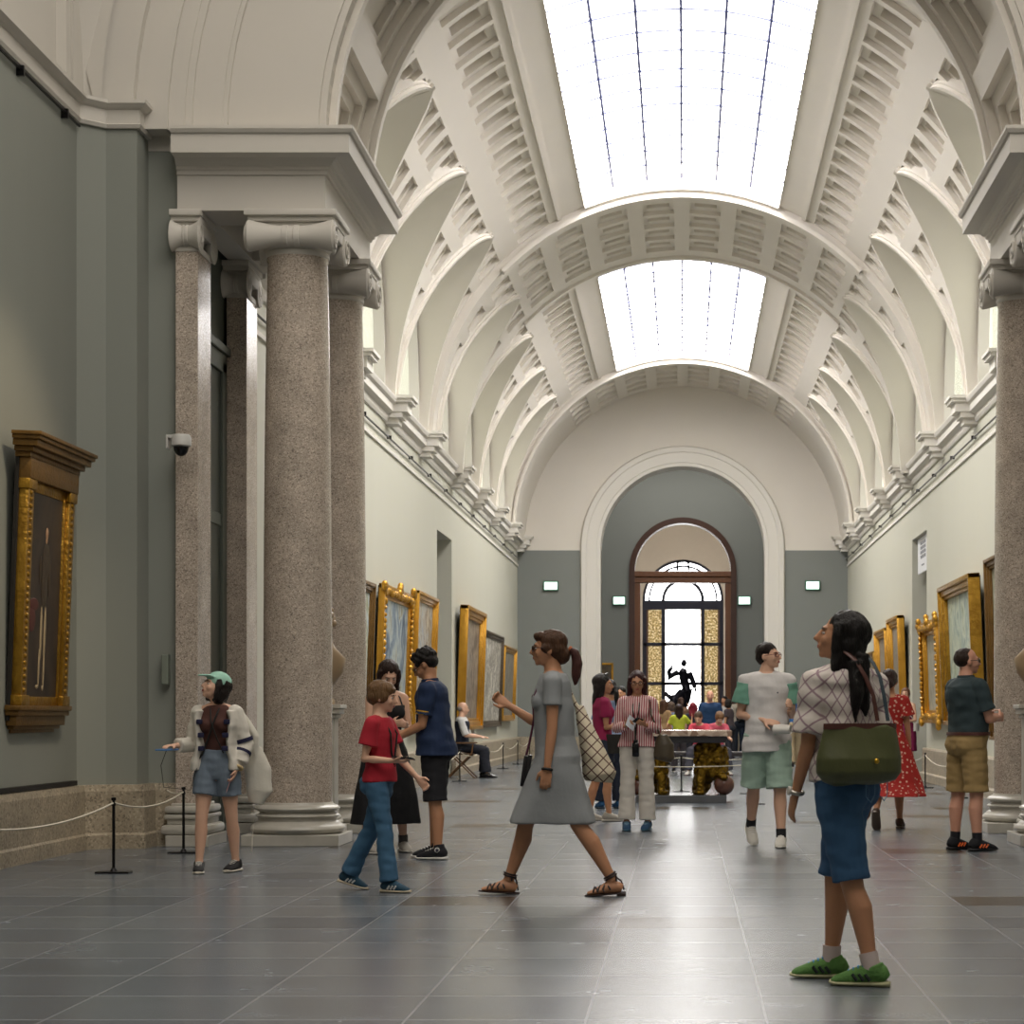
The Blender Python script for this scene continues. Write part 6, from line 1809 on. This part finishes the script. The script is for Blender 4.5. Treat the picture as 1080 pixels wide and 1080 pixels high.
tube(bm, [bc+Vector((.09, .0, 1.17)), Vector((.035, -.178, 1.25)), Vector((.01, -.155, 1.33)), Vector((-.02, -.125, 1.40)), Vector((-.045, -.06, 1.45)), Vector((-.05, .0, 1.45))], [(.011, .005)]*6, 8, up=(0, -1, 0))
L1.part(bag, 'strap', bm, M_leath)
bm = bmesh.new()
tube(bm, [bc+Vector((.145, .0, 1.17)), Vector((.095, -.172, 1.25)), Vector((.09, -.15, 1.33)), Vector((.08, -.115, 1.39)), Vector((.07, -.05, 1.44)), Vector((.07, .01, 1.44))], [(.010, .005)]*6, 8, up=(0, -1, 0))
L1.part(bag, 'strap', bm, mat('slate_strap', '#33414a', .5))
bm = bmesh.new(); ellipsoid(bm, bc+Vector((.02, -.094, 1.0)), (.012, .008, .012), seg=12, rings=8); L1.part(bag, 'clasp', bm, mat('brass', '#c9a13c', .3, metal=.9))
bm = bmesh.new()
for i in (0,):
    bm.free()

# woman in red floral dress
x, y = gpos(938, 874)
N1 = Person('woman in a red floral dress walking away behind the nearest woman', x, y, -12, 1.60, 'f', 'tan', head=(0, -10),
            legs=((10, 1, 4, 0, 0), (-14, 1, 28, -50, 0)), arms=(((.12, .1, -1), (.05, .4, -.9)), ((.12, .1, -1), (-.1, .8, -.2))), q=.010)
N1.hair('bun', '#2d1b16')
N1.dress(cloth('red_floral', '#d8b09c', color2='#a3201a', pattern='spots', pscale=26), .36, .02, .55, .10, 1.42, .0, .05, shift=(.10, 0), sflare=.05)
N1.shoes(cloth('brown_suede', '#4a3a30'), '#5a4c3f')

# woman in magenta dress far right in the doorway
Q1 = Person('woman in a magenta dress holding a phone to her ear in the right side doorway', 4.08, 38.9, 150, 1.62, 'f', 'light', head=(10, 0),
            arms=(((.55, .3, -.4), (-.5, .35, .8)), ((.2, .1, -1), (-.3, .8, -.1))), q=.013)
Q1.hair('pony', '#6b4630'); Q1.dress(cloth('magenta_dress', '#7a1245'), .52, .012, 0, .02, 1.33, 0, .01); Q1.shoes(cloth('pale_canvas', '#a8a39a'), '#cfcac0')
bm = bmesh.new(); loft(bm, [(Vector((-.22, .02, z)), Vector((1, 0, 0)), Vector((0, 1, 0)), .04, .09, .09, 0) for z in (.86, .88, .99, 1.0)], 14); tube(bm, [(-.22, .02, 1.0), (-.10, .12, 1.2), (.12, .08, 1.42)], .006, 6)
Q1.item('white_handbag', bm, mat('white_bag', '#cfc9c2', .5), 'small white handbag of the woman in the magenta dress', 'bag')

# man in dark polo and khaki shorts
x, y = gpos(1020, 897)
O1 = Person('man in a dark green polo and khaki shorts with folded arms on the right', x, y, -62, 1.72, 'm', 'pink', head=(-14, 3), lean=-2,
            legs=((2, 3, 2, 0, -6), (-1, 4, 2, 0, 6)), arms=(((.10, .28, -.95), (-.55, .80, .05)), ((.10, .22, -.95), (-.6, .75, .05))), palm=((-1, 0, 0), (-1, 0, 0)), curl=(25, 25), q=.0085, fat=1.12, belly=.045)
O1.hair('balding', '#2e1f18')
M_polo = cloth('dark_green_polo', '#2b3a3e')
sh = O1.top(M_polo, .93, .016, .72, .004, 1.45, sflare=.03)
bm = bmesh.new(); c, X, Y, U = O1.fr(1.45); tube(bm, [c-U*.012, c+U*.024], [.082*O1.s, .072*O1.s], 18); link('collar', bm, M_polo, sh, smooth=60)
O1.bottom(cloth('khaki_cotton', '#9a8052'), .98, .98, .018, .030, name='khaki_shorts')
bm = bmesh.new(); loft(bm, [O1.tsec(z, .037) for z in (.965, .992)], 28); link('belt', bm, M_leath, O1.root, smooth=60)
O1.shoes(cloth('black_trainer', '#16171c'), '#1c1c20', sock='#14151c', accent='#e0601c'); O1.glasses('#2b2422', .020)

# tourists further back (crowd beyond the lion table)
def simple(label, x, y, yaw, H, sex, sk, style, hc, tc, bc, **k):
    kind = k.pop('kind', 'trousers'); sl = k.pop('sleeve', .6)
    p = Person(label, x, y, yaw, H, sex, sk, q=k.pop('q', .016), **k)
    p.hair(style, hc, q=.014)
    p.top(cloth('c'+tc.strip('#'), tc), .92, .018, sl, .01, 1.44)
    if kind == 'trousers': p.bottom(cloth('c'+bc.strip('#'), bc), 1.93, 1.0, .016, .012, .066, name='trousers')
    else: p.bottom(cloth('c'+bc.strip('#'), bc), .95, 1.0, .018, .03)
    p.shoes(cloth('dark_shoe', '#25232a'), '#b9b4ab')
    return p
def at(px, Y): return CAM[0]+(px-PX0)*Y/F
simple('man in a bright blue shirt and tan trousers walking away on the right', at(838, 44.6), 44.6, 10, 1.74, 'm', 'light', 'short', '#6b4d30', '#1d5c9c', '#a8987a', legs=((8, 2, 4, 0, 0), (-10, 2, 10, -10, 0)))
simple('bald man in a navy polo facing the camera beyond the table', at(749, 45), 45, 180, 1.64, 'm', 'pink', 'fringe_ring', '#9a7f68', '#12355c', '#3a3a42')
simple('child in a bright yellow top with long dark hair beyond the table', at(716, 43), 43, 5, 1.34, 'f', 'tan', 'long', '#2b1b14', '#b9c43a', '#39353a', arms=(((.5, .3, -.6), (.1, .5, .8)), ((.4, .3, -.8), (-.1, .6, .5))))
simple('girl with dyed red hair and a dark top beyond the table', at(731, 46), 46, -10, 1.38, 'f', 'light', 'long', '#7a1c2c', '#181a2c', '#22222c')
simple('woman in a tan top with brown hair beyond the table', at(700, 48), 48, -30, 1.46, 'f', 'tan', 'long', '#4a3020', '#8f7350', '#5a2e2c')
simple('person in a grey blue top crouched among the crowd beyond the table', at(708, 50), 50, 20, 1.42, 'f', 'tan', 'bob', '#54443a', '#6f7890', '#30323c')
simple('woman lifting her arm among the crowd below the bronze statue', at(718, 53), 53, 15, 1.55, 'f', 'tan', 'pony', '#3a241a', '#7a5c48', '#4a3a34', arms=(((.4, .4, -.3), (-.2, .3, .9)), ((.2, .1, -1), (.1, .4, -.8))))
simple('dark haired person in a white shirt right of the bald man', at(764, 57), 57, 150, 1.62, 'm', 'tan', 'short', '#1c1410', '#b9b5b4', '#20222c')
simple('dark haired person leaning behind the white shirt near the doorway', at(770, 54.5), 54.5, 60, 1.52, 'f', 'tan', 'bob', '#1a1412', '#3c3236', '#1c1e28', lean=8)
p = simple('man in a beige shirt carrying a black backpack near the doorway', at(779, 60), 60, 20, 1.68, 'm', 'tan', 'short', '#17110f', '#b3aa9c', '#16202e')
bm = bmesh.new(); loft(bm, [(Vector((0, -.19, z)), Vector((1, 0, 0)), Vector((0, 1, 0)), .15*k_, .06, .09*k_, 0) for z, k_ in ((.98, .8), (1.02, 1), (1.30, 1), (1.40, .7))], 18); p.item('backpack', bm, M_strap, 'black backpack on the man in beige near the doorway', 'backpack')
simple('person with short dark hair behind the woman in the striped shirt', at(655, 34), 34, 165, 1.58, 'm', 'tan', 'short', '#15110f', '#7c86a0', '#2c3040')
simple('person in a pale blue top far behind the woman in magenta', at(648, 38), 38, 200, 1.52, 'f', 'light', 'bob', '#3a2a22', '#8d97ac', '#3a3c46')
for (px, lab, tc, sty, hc, yw) in ((755, 'person in a pink top sitting bent forward on the bench', '#c9576a', 'bowl', '#7d5a3c', 195), (740, 'second person in coral pink sitting bent over on the bench', '#d0495c', 'short', '#5b4438', 165)):
    p = Person(lab, at(px, 40.9), 40.95, yw, 1.60, 'f', 'light', q=.015, lean=30, head=(0, -34), legs=((88, 6, 84, 0, 0), (84, 6, 88, 0, 0)), arms=(((.12, .6, -.8), (-.1, .9, -.1)), ((.12, .6, -.8), (-.1, .9, -.1))), drop=0)
    p.hair(sty, hc, q=.013); p.top(cloth('c'+tc.strip('#'), tc), .93, .02, .6, .01, 1.44); p.bottom(cloth('greyish_trousers', '#4a4a55'), 1.93, .98, .016, .01, .066, name='trousers'); p.shoes(cloth('white_leather', '#cfcbc2'), '#5a2a38')

bpy.data.scenes.remove(TS)
